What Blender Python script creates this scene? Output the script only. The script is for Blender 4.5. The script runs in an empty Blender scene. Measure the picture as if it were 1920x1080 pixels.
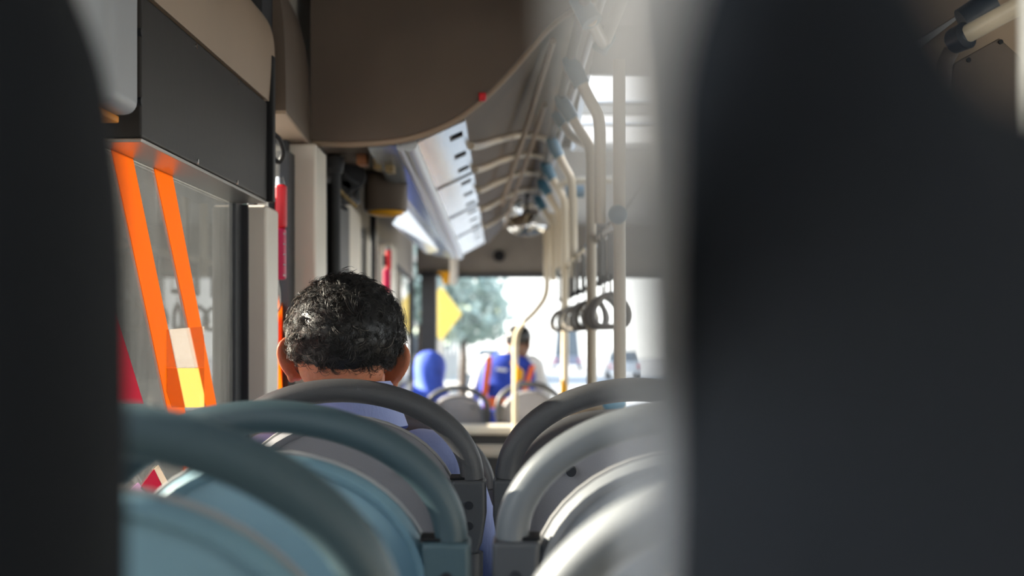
import bpy, bmesh, math, random
from mathutils import Vector, Matrix, noise
PI = math.pi
random.seed(7)
scene = bpy.context.scene
COL = bpy.context.collection
Z = 1.30            # eye height above the low floor
F = 3000.0          # focal length in pixels
VX, VY = 1005.0, 630.0

def P(px, py, Y):   # a point at distance Y down the bus
    return Vector(((px - VX) / F * Y, Y, Z + (VY - py) / F * Y))
def PL(px, py, X):  # a point on a lengthwise plane X = const
    Y = X * F / (px - VX)
    return Vector((X, Y, Z + (VY - py) / F * Y))

# ------------------------------------------------------------------ materials
def nmat(name):
    m = bpy.data.materials.new(name); m.use_nodes = True
    nt = m.node_tree
    return m, nt, nt.nodes['Principled BSDF']
def mat(name, col, rough=0.5, metal=0.0, var=0.0, scale=8.0, bump=0.0, bscale=200.0, sss=0.0, spec=0.5, coat=0.0, stretch=(1, 1, 1), sheen=0.0):
    m, nt, b = nmat(name)
    b.inputs['Base Color'].default_value = (*col, 1)
    b.inputs['Roughness'].default_value = rough
    b.inputs['Metallic'].default_value = metal
    b.inputs['Specular IOR Level'].default_value = spec
    if coat: b.inputs['Coat Weight'].default_value = coat
    if sheen: b.inputs['Sheen Weight'].default_value = sheen
    if sss:
        b.inputs['Subsurface Weight'].default_value = sss
        b.inputs['Subsurface Radius'].default_value = (0.012, 0.003, 0.0015)
        b.inputs['Subsurface Scale'].default_value = 1.0
    tc = nt.nodes.new('ShaderNodeTexCoord'); mp = nt.nodes.new('ShaderNodeMapping')
    mp.inputs['Scale'].default_value = stretch
    nt.links.new(tc.outputs['Object'], mp.inputs['Vector'])
    if var:
        n = nt.nodes.new('ShaderNodeTexNoise'); n.inputs['Scale'].default_value = scale; n.inputs['Detail'].default_value = 6
        r = nt.nodes.new('ShaderNodeValToRGB')
        r.color_ramp.elements[0].position = .3; r.color_ramp.elements[1].position = .7
        r.color_ramp.elements[0].color = (*[max(0, c * (1 - var)) for c in col], 1)
        r.color_ramp.elements[1].color = (*[min(1, c * (1 + var)) for c in col], 1)
        nt.links.new(mp.outputs['Vector'], n.inputs['Vector'])
        nt.links.new(n.outputs['Fac'], r.inputs['Fac']); nt.links.new(r.outputs['Color'], b.inputs['Base Color'])
    if bump:
        n2 = nt.nodes.new('ShaderNodeTexNoise'); n2.inputs['Scale'].default_value = bscale; n2.inputs['Detail'].default_value = 3
        bp = nt.nodes.new('ShaderNodeBump'); bp.inputs['Strength'].default_value = bump; bp.inputs['Distance'].default_value = 0.002
        nt.links.new(mp.outputs['Vector'], n2.inputs['Vector'])
        nt.links.new(n2.outputs['Fac'], bp.inputs['Height']); nt.links.new(bp.outputs['Normal'], b.inputs['Normal'])
    return m
def emit(name, col, s):
    m, nt, b = nmat(name)
    b.inputs['Base Color'].default_value = (*col, 1)
    b.inputs['Emission Color'].default_value = (*col, 1); b.inputs['Emission Strength'].default_value = s
    return m
def glass(name, tint=(1, 1, 1), dust=0.0, refl=0.06, dustcol=(.6, .6, .58), streak=(3, 3, .6)):
    m = bpy.data.materials.new(name); m.use_nodes = True
    nt = m.node_tree; nt.nodes.clear()
    out = nt.nodes.new('ShaderNodeOutputMaterial')
    tr = nt.nodes.new('ShaderNodeBsdfTransparent'); tr.inputs['Color'].default_value = (*tint, 1)
    gl = nt.nodes.new('ShaderNodeBsdfGlossy'); gl.inputs['Roughness'].default_value = .02
    fr = nt.nodes.new('ShaderNodeLayerWeight'); fr.inputs['Blend'].default_value = refl
    mx = nt.nodes.new('ShaderNodeMixShader')
    nt.links.new(fr.outputs['Fresnel'], mx.inputs['Fac'])
    nt.links.new(tr.outputs[0], mx.inputs[1]); nt.links.new(gl.outputs[0], mx.inputs[2])
    last = mx
    if dust:
        tc = nt.nodes.new('ShaderNodeTexCoord'); mp = nt.nodes.new('ShaderNodeMapping'); mp.inputs['Scale'].default_value = streak
        n = nt.nodes.new('ShaderNodeTexNoise'); n.inputs['Scale'].default_value = 14; n.inputs['Detail'].default_value = 8; n.inputs['Roughness'].default_value = .7
        mr = nt.nodes.new('ShaderNodeMapRange'); mr.inputs['From Min'].default_value = .35; mr.inputs['From Max'].default_value = .75
        mr.inputs['To Min'].default_value = dust * .5; mr.inputs['To Max'].default_value = dust * 1.7
        df = nt.nodes.new('ShaderNodeBsdfDiffuse'); df.inputs['Color'].default_value = (*dustcol, 1)
        tl = nt.nodes.new('ShaderNodeBsdfTranslucent'); tl.inputs['Color'].default_value = (*dustcol, 1)
        m3 = nt.nodes.new('ShaderNodeMixShader'); m3.inputs['Fac'].default_value = .5
        m2 = nt.nodes.new('ShaderNodeMixShader')
        nt.links.new(tc.outputs['Object'], mp.inputs['Vector']); nt.links.new(mp.outputs[0], n.inputs['Vector'])
        nt.links.new(n.outputs['Fac'], mr.inputs['Value']); nt.links.new(mr.outputs[0], m2.inputs['Fac'])
        nt.links.new(df.outputs[0], m3.inputs[1]); nt.links.new(tl.outputs[0], m3.inputs[2])
        nt.links.new(mx.outputs[0], m2.inputs[1]); nt.links.new(m3.outputs[0], m2.inputs[2]); last = m2
    nt.links.new(last.outputs[0], out.inputs['Surface'])
    return m
def film(name, col, clear=0.0, tr=.55):   # coloured vinyl on glass, also painted reflections; lets some light through
    m = bpy.data.materials.new(name); m.use_nodes = True
    nt = m.node_tree; nt.nodes.clear()
    out = nt.nodes.new('ShaderNodeOutputMaterial')
    d = nt.nodes.new('ShaderNodeBsdfPrincipled'); d.inputs['Base Color'].default_value = (*col, 1); d.inputs['Roughness'].default_value = .55; d.inputs['Specular IOR Level'].default_value = .15
    col = [c ** .5 for c in col]
    t = nt.nodes.new('ShaderNodeBsdfTranslucent'); t.inputs['Color'].default_value = (*col, 1)
    m1 = nt.nodes.new('ShaderNodeMixShader'); m1.inputs['Fac'].default_value = tr
    nt.links.new(d.outputs[0], m1.inputs[1]); nt.links.new(t.outputs[0], m1.inputs[2]); last = m1
    if clear:
        c = nt.nodes.new('ShaderNodeBsdfTransparent'); m2 = nt.nodes.new('ShaderNodeMixShader'); m2.inputs['Fac'].default_value = clear
        nt.links.new(m1.outputs[0], m2.inputs[1]); nt.links.new(c.outputs[0], m2.inputs[2]); last = m2
    nt.links.new(last.outputs[0], out.inputs['Surface'])
    return m

M = {}
M['tube_grey'] = mat('tube_grey', (.075, .075, .080), .42, bump=.25, bscale=900, spec=.5)
M['shell_grey'] = mat('shell_grey', (.27, .265, .29), .5, bump=.2, bscale=700, var=.06)
M['bracket_grey'] = mat('bracket_grey', (.07, .072, .078), .42, bump=.2, bscale=800)
M['tube_sky_tint'] = mat('tube_sky_tint', (.045, .075, .088), .42, bump=.2, bscale=900)  # blue sky light on the seats, put into the plastic colour
M['shell_sky_tint'] = mat('shell_sky_tint', (.19, .32, .385), .45, bump=.15, bscale=700, var=.08)
M['bracket_sky_tint'] = mat('bracket_sky_tint', (.06, .10, .115), .45)
M['tube_silver'] = mat('tube_silver', (.16, .17, .18), .4, bump=.1, bscale=900)
M['shell_silver'] = mat('shell_silver', (.27, .28, .30), .45, bump=.1, bscale=700)
M['rim_light'] = mat('rim_light', (.38, .37, .37), .4)
M['screw'] = mat('screw_dark', (.05, .05, .055), .35, metal=.5)
M['chrome'] = mat('chrome', (.7, .7, .7), .18, metal=1)
M['seat_fabric'] = mat('seat_fabric', (.045, .09, .17), .9, var=.3, scale=60)
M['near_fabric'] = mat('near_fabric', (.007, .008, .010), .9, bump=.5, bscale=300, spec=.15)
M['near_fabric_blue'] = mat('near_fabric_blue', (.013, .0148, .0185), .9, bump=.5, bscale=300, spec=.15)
M['near_trim'] = mat('near_trim', (.42, .42, .43), .6)
M['black'] = mat('black_plastic', (.009, .009, .010), .45, spec=.25)
M['black_panel'] = mat('black_panel', (.015, .0115, .009), .5, spec=.3, var=.12, scale=20, bump=.08, bscale=60)
M['steel'] = mat('brushed_steel', (.42, .40, .37), .28, metal=.85)
M['rubber'] = mat('rubber', (.016, .017, .02), .6)
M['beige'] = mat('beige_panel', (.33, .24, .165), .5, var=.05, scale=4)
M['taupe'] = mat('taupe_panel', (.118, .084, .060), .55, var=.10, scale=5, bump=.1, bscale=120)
M['cream'] = mat('cream_paint', (.72, .66, .56), .4, var=.03)
M['pole'] = mat('pole_cream', (.60, .50, .36), .32, coat=.3)
M['joint'] = mat('joint_blue', (.045, .15, .23), .4)
M['joint_dark'] = mat('joint_dark', (.012, .02, .032), .4)
M['greybox'] = mat('greybox', (.34, .35, .36), .45)
M['red'] = mat('crimson', (.55, .006, .07), .4)
M['redbright'] = mat('red_bright', (.65, .01, .02), .4)
M['orange'] = mat('orange_plastic', (.95, .33, .01), .4)
M['yellow'] = mat('yellow_plastic', (.9, .42, .01), .35)
M['white_panel'] = mat('white_panel', (.90, .90, .90), .16, metal=.75, spec=.6, var=.05, scale=3)
M['blue_panel'] = mat('blue_panel', (.30, .37, .42), .22, metal=.6, var=.25, scale=7, stretch=(6, 1, 1))
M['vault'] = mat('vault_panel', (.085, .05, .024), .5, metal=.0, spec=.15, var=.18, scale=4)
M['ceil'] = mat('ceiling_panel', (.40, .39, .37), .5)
M['floor'] = mat('floor_vinyl', (.16, .17, .18), .6, var=.25, scale=90)
M['wall'] = mat('wall_laminate', (.42, .39, .34), .5, var=.05)
M['wall_dark'] = mat('wall_dark', (.028, .027, .028), .5)
M['header'] = mat('header_panel', (.24, .205, .17), .6, var=.1)
M['dash'] = mat('dash', (.05, .05, .055), .6)
M['strap'] = mat('strap_web', (.16, .15, .14), .7)
M['ring'] = mat('ring_grey', (.15, .135, .12), .4)
M['glass_left'] = glass('glass_dusty', (.60, .62, .62), dust=.045, refl=.12, dustcol=(.36, .37, .37))
M['glass'] = glass('glass_clear', (.95, .97, .97), dust=.03, refl=.05)
M['film_orange'] = film('film_orange', (.66, .105, .001), tr=.6)
M['film_red'] = film('film_red', (.50, .002, .03), tr=.4)
M['film_cream'] = film('film_cream', (.75, .62, .45), tr=.4)
M['film_lav'] = film('film_lavender', (.70, .38, .62), tr=.4)
M['reflection_yellow'] = film('reflection_yellow', (.62, .29, .02), clear=.4, tr=.7)  # colour of a window reflection, laid on as a translucent sheet
M['reflection_pale'] = film('reflection_pale', (.34, .24, .17), clear=.7, tr=.7)
M['skin'] = mat('skin', (.54, .20, .105), .5, sss=.35, var=.12, scale=60, bump=.25, bscale=500)
M['skin_dark'] = mat('skin_brown', (.22, .11, .07), .55, sss=.1)
M['hair'] = mat('hair_black', (.010, .009, .009), .38, spec=.5)
M['hair_mid'] = mat('hair_grey', (.050, .043, .038), .33)
M['hair_silver_sunlit'] = mat('hair_silver_sunlit', (.42, .36, .30), .35)  # silver strands, also used for painted sunlight on the left side
M['shirt'] = mat('shirt_lavender', (.36, .42, .74), .85, bump=.4, bscale=60, sheen=.2, stretch=(4, 4, 1))
M['trousers'] = mat('trousers', (.05, .055, .07), .85)
M['shoe'] = mat('shoe', (.02, .018, .016), .4)
M['vest'] = mat('vest_blue', (.015, .05, .42), .7, var=.2, scale=14)
M['vest_orange'] = mat('vest_orange', (.95, .16, .03), .6)
M['white_cloth'] = mat('white_cloth', (.80, .80, .82), .8)
M['hijab'] = mat('hijab_blue', (.05, .10, .52), .8, var=.25, scale=10, bump=.5, bscale=14)
M['coat'] = mat('coat_cream', (.62, .58, .56), .85)
M['road'] = mat('asphalt', (.30, .30, .31), .85, var=.12, scale=1.5)
M['pavement'] = mat('paving', (.42, .40, .37), .85, var=.12, scale=3)
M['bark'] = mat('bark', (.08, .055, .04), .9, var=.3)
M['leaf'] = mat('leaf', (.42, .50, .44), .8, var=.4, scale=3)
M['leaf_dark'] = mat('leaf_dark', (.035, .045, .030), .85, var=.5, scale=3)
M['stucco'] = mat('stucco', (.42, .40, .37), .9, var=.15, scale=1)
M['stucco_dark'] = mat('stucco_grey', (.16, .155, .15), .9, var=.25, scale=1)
M['win_ext'] = mat('exterior_glass', (.06, .08, .10), .1, spec=.8)
M['sign'] = mat('sign_yellow', (.95, .66, .10), .5)
M['car_white'] = mat('car_white', (.75, .76, .78), .3, coat=.5)
M['car_blue'] = mat('car_slate', (.16, .18, .26), .3, coat=.5)
M['orange_box'] = mat('terminal_box', (.42, .17, .07), .5, var=.3, scale=30)
M['wiring'] = mat('wiring', (.35, .24, .10), .5, var=.5, scale=40)
M['silver'] = mat('silver_profile', (.62, .64, .66), .3, metal=.9)
M['mirror'] = mat('mirror_surface', (.9, .9, .9), .04, metal=1)

# ------------------------------------------------------------------ mesh tools
class MB:
    def __init__(s): s.v = []; s.f = []; s.m = []; s.k = 0
    def add(s, vs, fs, mi=None):
        o = len(s.v); s.v += [tuple(v) for v in vs]; s.f += [tuple(i + o for i in f) for f in fs]
        s.m += [s.k if mi is None else mi] * len(fs); return s
    def box(s, a, b, mi=None):
        x0, y0, z0 = a; x1, y1, z1 = b
        return s.add([(x0, y0, z0), (x1, y0, z0), (x1, y1, z0), (x0, y1, z0), (x0, y0, z1), (x1, y0, z1), (x1, y1, z1), (x0, y1, z1)],
                     [(0, 3, 2, 1), (4, 5, 6, 7), (0, 1, 5, 4), (1, 2, 6, 5), (2, 3, 7, 6), (3, 0, 4, 7)], mi)
    def hexa(s, q0, q1, mi=None):     # two quads (lists of 4 points) joined
        return s.add(list(q0) + list(q1), [(3, 2, 1, 0), (4, 5, 6, 7), (0, 1, 5, 4), (1, 2, 6, 5), (2, 3, 7, 6), (3, 0, 4, 7)], mi)
    def tube(s, pts, r, n=16, caps=True, flat=1.0, mi=None, closed=False):
        pts = [Vector(p) for p in pts]; N = len(pts)
        rs = r if isinstance(r, (list, tuple)) else [r] * N
        vs = []; fs = []
        up = None
        for i, p in enumerate(pts):
            if closed: t = pts[(i + 1) % N] - pts[i - 1]
            else: t = pts[min(i + 1, N - 1)] - pts[max(i - 1, 0)]
            t.normalize()
            if up is None:
                up = Vector((0, 0, 1)) if abs(t.z) < .9 else Vector((0, 1, 0))
            sd = t.cross(up)
            if sd.length < 1e-6: sd = t.orthogonal()
            sd.normalize(); up = sd.cross(t).normalized()
            for k in range(n):
                a = 2 * PI * k / n
                vs.append(p + sd * math.cos(a) * rs[i] + up * math.sin(a) * rs[i] * flat)
        for i in range(N if closed else N - 1):
            j = (i + 1) % N
            for k in range(n):
                l = (k + 1) % n
                fs.append((i * n + k, i * n + l, j * n + l, j * n + k))
        if caps and not closed:
            fs.append(tuple(range(n - 1, -1, -1))); fs.append(tuple((N - 1) * n + k for k in range(n)))
        return s.add(vs, fs, mi)
    def sphere(s, c, r, nu=24, nv=14, mi=None, fn=None):
        c = Vector(c); r = r if isinstance(r, (tuple, list)) else (r, r, r)
        vs = [c + Vector((0, 0, r[2]))]
        for j in range(1, nv):
            t = PI * j / nv
            for i in range(nu):
                a = 2 * PI * i / nu
                vs.append(c + Vector((r[0] * math.sin(t) * math.cos(a), r[1] * math.sin(t) * math.sin(a), r[2] * math.cos(t))))
        vs.append(c - Vector((0, 0, r[2])))
        fs = [(0, 1 + i, 1 + (i + 1) % nu) for i in range(nu)]
        for j in range(nv - 2):
            for i in range(nu):
                a = 1 + j * nu + i; b = 1 + j * nu + (i + 1) % nu
                fs.append((a, a + nu, b + nu, b))
        L = len(vs) - 1
        fs += [(L, 1 + (nv - 2) * nu + (i + 1) % nu, 1 + (nv - 2) * nu + i) for i in range(nu)]
        if fn: vs = [fn(Vector(v)) for v in vs]
        return s.add(vs, fs, mi)
    def loft(s, rings, caps=True, mi=None):
        n = len(rings[0]); vs = [p for r in rings for p in r]; fs = []
        for i in range(len(rings) - 1):
            for k in range(n):
                l = (k + 1) % n
                fs.append((i * n + k, i * n + l, (i + 1) * n + l, (i + 1) * n + k))
        if caps:
            fs.append(tuple(range(n - 1, -1, -1))); fs.append(tuple((len(rings) - 1) * n + k for k in range(n)))
        return s.add(vs, fs, mi)
    def prism(s, poly, y0, y1, mi=None, dx=0.0):   # poly of (x,z) run along y
        n = len(poly)
        vs = [(x, y0, z) for x, z in poly] + [(x + dx, y1, z) for x, z in poly]
        fs = [tuple(range(n)), tuple(range(2 * n - 1, n - 1, -1))]
        fs += [(i, n + i, n + (i + 1) % n, (i + 1) % n) for i in range(n)]
        return s.add(vs, fs, mi)
    def strip(s, line, y0, y1, th, mi=None, dx=0.0, nrm=1):  # thin sheet from an (x,z) polyline with thickness
        pts = []
        for i, (x, z) in enumerate(line):
            a = line[max(0, i - 1)]; b = line[min(len(line) - 1, i + 1)]
            t = Vector((b[0] - a[0], b[1] - a[1])).normalized(); pts.append((x - t.y * th * nrm, z + t.x * th * nrm))
        s.prism(list(line) + pts[::-1], y0, y1, mi, dx)
        return s
    def build(s, name, mats, parent=None, smooth=False, bevel=0.0, seg=2, remesh=0.0, sub=0, loc=None, angle=40, weld=False):
        me = bpy.data.meshes.new(name); me.from_pydata(s.v, [], s.f); me.update()
        if not isinstance(mats, (list, tuple)): mats = [mats]
        for m in mats: me.materials.append(M[m] if isinstance(m, str) else m)
        if any(s.m): me.polygons.foreach_set('material_index', s.m)
        bm = bmesh.new(); bm.from_mesh(me)
        if weld: bmesh.ops.remove_doubles(bm, verts=bm.verts, dist=1e-5)
        bmesh.ops.recalc_face_normals(bm, faces=bm.faces)
        if smooth:
            for f in bm.faces: f.smooth = True
            for e in bm.edges:
                if len(e.link_faces) == 2 and e.calc_face_angle(0) > math.radians(angle): e.smooth = False
        bm.to_mesh(me); bm.free()
        o = bpy.data.objects.new(name, me); COL.objects.link(o)
        if parent: o.parent = parent
        if loc: o.location = loc
        if bevel:
            b = o.modifiers.new('bevel', 'BEVEL'); b.width = bevel; b.segments = seg; b.limit_method = 'ANGLE'; b.angle_limit = math.radians(35)
            b.harden_normals = False
            for p in me.polygons: p.use_smooth = True
            w = o.modifiers.new('wn', 'WEIGHTED_NORMAL')
        if remesh:
            r = o.modifiers.new('remesh', 'REMESH'); r.mode = 'VOXEL'; r.voxel_size = remesh; r.use_smooth_shade = True
            cs = o.modifiers.new('smooth', 'SMOOTH'); cs.factor = .6; cs.iterations = 5
        if sub:
            sd = o.modifiers.new('sub', 'SUBSURF'); sd.levels = sub; sd.render_levels = sub
        return o
def empty(name, loc, label=None, cat=None, group=None, rz=0):
    o = bpy.data.objects.new(name, None); COL.objects.link(o); o.location = loc; o.rotation_euler = (0, 0, rz)
    if label: tag(o, label, cat, group)
    return o
def tag(o, label, cat, group=None, kind=None):
    o['label'] = label; o['category'] = cat
    if group: o['group'] = group
    if kind: o['kind'] = kind
    return o
def struct(o): o['kind'] = 'structure'; return o
def kids(o): return [c for c in bpy.data.objects if c.parent is o]
def copy_tree(o, parent=None):
    ch = kids(o); c = o.copy(); COL.objects.link(c); c.parent = parent
    for k in ch: copy_tree(k, c)
    return c
def smoothline(pts, n=6):          # Catmull-Rom
    pts = [Vector(p) for p in pts]; out = []
    for i in range(len(pts) - 1):
        a = pts[max(0, i - 1)]; b = pts[i]; c = pts[i + 1]; d = pts[min(len(pts) - 1, i + 2)]
        for k in range(n):
            t = k / n
            out.append(.5 * ((2 * b) + (c - a) * t + (2 * a - 5 * b + 4 * c - d) * t * t + (3 * b - a - 3 * c + d) * t ** 3))
    out.append(pts[-1]); return out

XL = -.60           # inside face of the left glazing
def bend(Y): return -.0205 * max(0.0, Y - 4.0)       # the front section points slightly left
def bw(Y): return -.042 * max(0.0, Y - 4.0)         # the side wall follows

# ------------------------------------------------------------------ shell of the bus
struct(MB().box((-.95, -1.6, .20), (1.9, 3.45, .24)).box((-.95, 3.35, -.04), (1.9, 3.45, .2)).build('floor', 'floor'))
struct(MB().box((-1.2, 3.45, -.06), (1.9, 13.2, 0)).build('floor', 'floor'))
m = MB()
m.box((-.7, -1.6, Z + 1.0), (1.95, 4.0, Z + 1.05))
for a, b, c, d in ((-1.15, .17, 4.0, 13.0), (.62, 1.95, 4.0, 13.0), (.17, .62, 4.0, 5.2), (.17, .62, 7.2, 13.0)):
    m.box((a, c, Z + 1.0), (b, d, Z + 1.05))
struct(m.build('ceiling', 'ceil'))
# left wall : lower wall, header and glazing frames
m = MB()
zs, zt = Z - .34, Z + .70
m.box((-.66, -1.6, -.05), (XL, 4.0, zs)); m.box((-.66, -1.6, zt), (XL, 4.0, Z + 1.02))
m.hexa([(-.66, 4, -.05), (XL, 4, -.05), (XL, 4, zs), (-.66, 4, zs)], [(-.66 + bw(12.6), 12.6, -.05), (XL + bw(12.6), 12.6, -.05), (XL + bw(12.6), 12.6, zs), (-.66 + bw(12.6), 12.6, zs)])
m.hexa([(-.66, 4, Z + .44), (XL, 4, Z + .44), (XL, 4, Z + 1.02), (-.66, 4, Z + 1.02)], [(-.66 + bw(12.6), 12.6, Z + .44), (XL + bw(12.6), 12.6, Z + .44), (XL + bw(12.6), 12.6, Z + 1.02), (-.66 + bw(12.6), 12.6, Z + 1.02)])
m.box((-.66, -1.6, zs), (XL, -1.2, zt))
struct(m.build('wall_left', 'wall'))
# left windows
def window(n, y0, y1, z0, z1, glassmat, fr=.012):
    dx0, dx1 = bw(y0), bw(y1)
    m = MB()
    def fb(a, b, c, d):
        m.hexa([(XL - .018 + bw(a), a, c), (XL + bw(a), a, c), (XL + bw(a), a, d), (XL - .018 + bw(a), a, d)],
               [(XL - .018 + bw(b), b, c), (XL + bw(b), b, c), (XL + bw(b), b, d), (XL - .018 + bw(b), b, d)])
    fb(y0, y0 + .03, z0, z1); fb(y1 - fr, y1, z0, z1); fb(y0 + .03, y1 - fr, z0, z0 + .03); fb(y0 + .03, y1 - fr, z1 - .03, z1)
    o = struct(m.build('window_%d' % n, 'rubber', bevel=.004))
    g = MB()
    xa, xb = XL - .012, XL - .007
    g.hexa([(xa + dx0, y0 + .02, z0), (xb + dx0, y0 + .02, z0), (xb + dx0, y0 + .02, z1), (xa + dx0, y0 + .02, z1)],
           [(xa + dx1, y1 - .01, z0), (xb + dx1, y1 - .01, z0), (xb + dx1, y1 - .01, z1), (xa + dx1, y1 - .01, z1)])
    g.build('pane', glassmat, o)
    return o
w1 = window(1, 1.46, 3.275, zs, zt, 'glass_left', .075)
window(2, 3.42, 3.90, zs, zt, 'glass', .05)
window(3, .35, 1.36, zs, zt, 'glass')
window(4, -1.2, .30, zs, zt, 'glass')
front_w = [(5.97, 6.68), (7.02, 7.68), (8.22, 12.2)]
for i, (a, b) in enumerate(front_w): window(5 + i, a, b, zs, Z + .44, 'glass')
# wall pillars
def pillar(y0, y1, prot=.055, z1=Z + .70, mt='cream'):
    b0, b1 = bw(y0), bw(y1)
    return MB().hexa([(-.66 + b0, y0, zs - .3), (XL + prot + b0, y0, zs - .3), (XL + prot + b0, y0, z1), (-.66 + b0, y0, z1)],
                     [(-.66 + b1, y1, zs - .3), (XL + prot + b1, y1, zs - .3), (XL + prot + b1, y1, z1), (-.66 + b1, y1, z1)])
for k, (a, b, pr, z1) in enumerate([(3.275, 3.42, .05, Z + .268), (3.90, 4.13, .065, Z + .47), (5.42, 5.97, .03, Z + .45), (6.68, 7.02, .03, Z + .45), (7.7, 8.2, .06, Z + .45), (1.36, 1.46, .04, Z + .7), (.28, .36, .04, Z + .7)]):
    struct(pillar(a, b, pr, z1).build('trim_%d' % (k + 1), 'cream', bevel=.008, seg=3))
# dark seals beside the pillars
k = 9
for (a, b, z1) in ((3.262, 3.275, Z + .268), (3.80, 3.90, Z + .44), (12.2, 12.3, Z + .44)):
    struct(pillar(a, b, .012, z1).build('trim_%d' % k, 'rubber')); k += 1
# right wall with windows (behind the near seat) and rear wall
m = MB()
m.box((1.80, -1.6, -.05), (1.86, 13.0, zs)); m.box((1.80, -1.6, Z + .6), (1.86, 13.0, Z + 1.02))
for y in (-1.6, .2, 2.0, 3.8, 5.6, 7.4, 9.2, 11.0, 12.8): m.box((1.80, y, zs), (1.86, y + .18, Z + .6))
struct(m.build('wall_right', 'wall'))
for i, y in enumerate((-1.42, .38, 2.18, 3.98, 5.78, 7.58, 9.38, 11.18)):
    fr = MB()
    fr.box((1.79, y, zs), (1.80, y + 1.62, zs + .03)).box((1.79, y, Z + .57), (1.80, y + 1.62, Z + .6)).box((1.79, y, zs + .03), (1.80, y + .03, Z + .57)).box((1.79, y + 1.59, zs + .03), (1.80, y + 1.62, Z + .57))
    o = struct(fr.build('window_%d' % (10 + i), 'rubber')); MB().box((1.825, y, zs), (1.83, y + 1.62, Z + .6)).build('pane', 'glass', o)
m = MB()
m.box((-.66, -1.66, -.05), (1.86, -1.6, zs)); m.box((-.66, -1.66, Z + .6), (1.86, -1.6, Z + 1.02)); m.box((-.66, -1.66, zs), (-.5, -1.6, Z + .6)); m.box((1.7, -1.66, zs), (1.86, -1.6, Z + .6))
struct(m.build('wall_rear', 'wall'))
o = struct(MB().box((-.5, -1.62, zs), (1.7, -1.60, zs + .03)).box((-.5, -1.62, Z + .57), (1.7, -1.6, Z + .6)).build('window_18', 'rubber'))
MB().box((-.5, -1.64, zs), (1.7, -1.635, Z + .6)).build('pane', 'glass', o)
# windscreen end
YF = 12.3
xf = bend(YF)
m = MB()
m.box((-.92, YF, Z + .475), (1.86, YF + .25, Z + 1.02))
m.box((-.92, YF, -.05), (1.86, YF + .1, Z - .62))
struct(m.build('wall_front', 'header', bevel=.02))
struct(MB().box((-.92, YF - .05, Z + .462), (1.86, YF, Z + .475)).build('trim_20', 'rubber'))
m = MB()
m.box((P(790, 0, YF).x, YF - .05, .3), (P(819, 0, YF).x, YF + .1, Z + .5)); struct(m.build('trim_21', 'wall_dark', bevel=.01))
o = struct(MB().box((-.75, YF + .10, Z - .62), (1.8, YF + .12, Z - .59)).box((-.75, YF + .10, Z + .45), (1.8, YF + .12, Z + .48)).build('window_19', 'rubber'))
MB().box((-.75, YF + .12, Z - .62), (1.8, YF + .126, Z + .48)).build('pane', 'glass', o)
o = MB().box((-.5, YF - .45, Z - .78), (1.7, YF - .01, Z - .60)).sphere((1.0, YF - .25, Z - .6), (.35, .18, .08)).build('dashboard', 'dash', bevel=.03)
tag(o, 'dark dashboard ledge below the bright windscreen', 'dashboard')
o = MB().tube([P(936, 480, YF - .01) + Vector((0, -.025, 0)), P(936, 480, YF - .01)], .045).build('speaker_grille', 'black', smooth=True)
tag(o, 'small round black speaker on the panel above the windscreen', 'speaker')

# ------------------------------------------------------------------ overhead, left side near
t = empty('equipment_box', (-.57, 2.7, Z + .27), 'long black equipment box under the beige cove above the striped window', 'box')
t_inv = -Vector(t.location)
def off(mb, o):
    d = Vector(o.location); mb.v = [tuple(Vector(v) - d) for v in mb.v]; return mb
off(MB().box((-.61, 2.19, Z + .272), (-.54, 3.215, Z + .47)), t).build('housing', 'black_panel', t, bevel=.004)
off(MB().box((-.61, 2.195, Z + .266), (-.541, 3.21, Z + .2715)), t).build('bottom_plate', 'steel', t, bevel=.001)
for px, py in ((368, 87), (447, 155), (371, 303), (445, 342)):
    c = PL(px, py, -.5395)
    off(MB().tube([c + Vector((-.003, 0, 0)), c + Vector((.0012, 0, 0))], .0045, 12), t).build('screw', 'chrome', t, smooth=True)
# strap bracket at the end of the box
t = empty('bracket_strap', (-.54, 3.225, Z + .4), 'narrow black metal strap with two bright screws at the end of the equipment box', 'bracket')
off(MB().box((-.545, 3.218, Z + .27), (-.528, 3.245, Z + .565)), t).build('strap', 'black', t, bevel=.003)
for py in (131, 141):
    c = P(498 + (py - 131) * .5, py, 3.216); off(MB().tube([c, c + Vector((0, .006, 0))], .004, 12), t).build('screw', 'chrome', t, smooth=True)
# cove panels
cove = [(-.537, Z + .472), (-.532, Z + .56), (-.538, Z + .62), (-.56, Z + .66), (-.60, Z + .70)]
o = MB().strip(smoothline([(x, 0, z) for x, z in cove], 5) and [(v.x, v.z) for v in smoothline([(x, 0, z) for x, z in cove], 5)], 1.2, 3.26, .02).build('cove_panel', 'beige', smooth=True)
tag(o, 'beige curved cove panel running above the black equipment box', 'panel')
struct(MB().box((-.605, 3.27, Z + .47), (-.56, 3.40, Z + .99)).build('trim_22', 'rubber'))
# grey rounded unit upper left
t = empty('wall_speaker_unit', (-.58, 2.1, Z + .3), 'light grey rounded plastic housing hanging in the upper left before the black box', 'housing')
off(MB().box((-.63, 2.02, Z + .296), (-.5345, 2.16, Z + .66)), t).build('housing', 'greybox', t, bevel=.018, seg=5)
off(MB().box((-.6, 2.015, Z + .286), (-.56, 2.15, Z + .2955)), t).build('cover_strip', 'orange', t, bevel=.002)
for py in (60, 190):
    c = PL(262, py, -.534); off(MB().tube([c + Vector((-.004, .0, 0)), c + Vector((.003, 0, 0))], .006, 12), t).build('knob', 'black', t, smooth=True)
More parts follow.
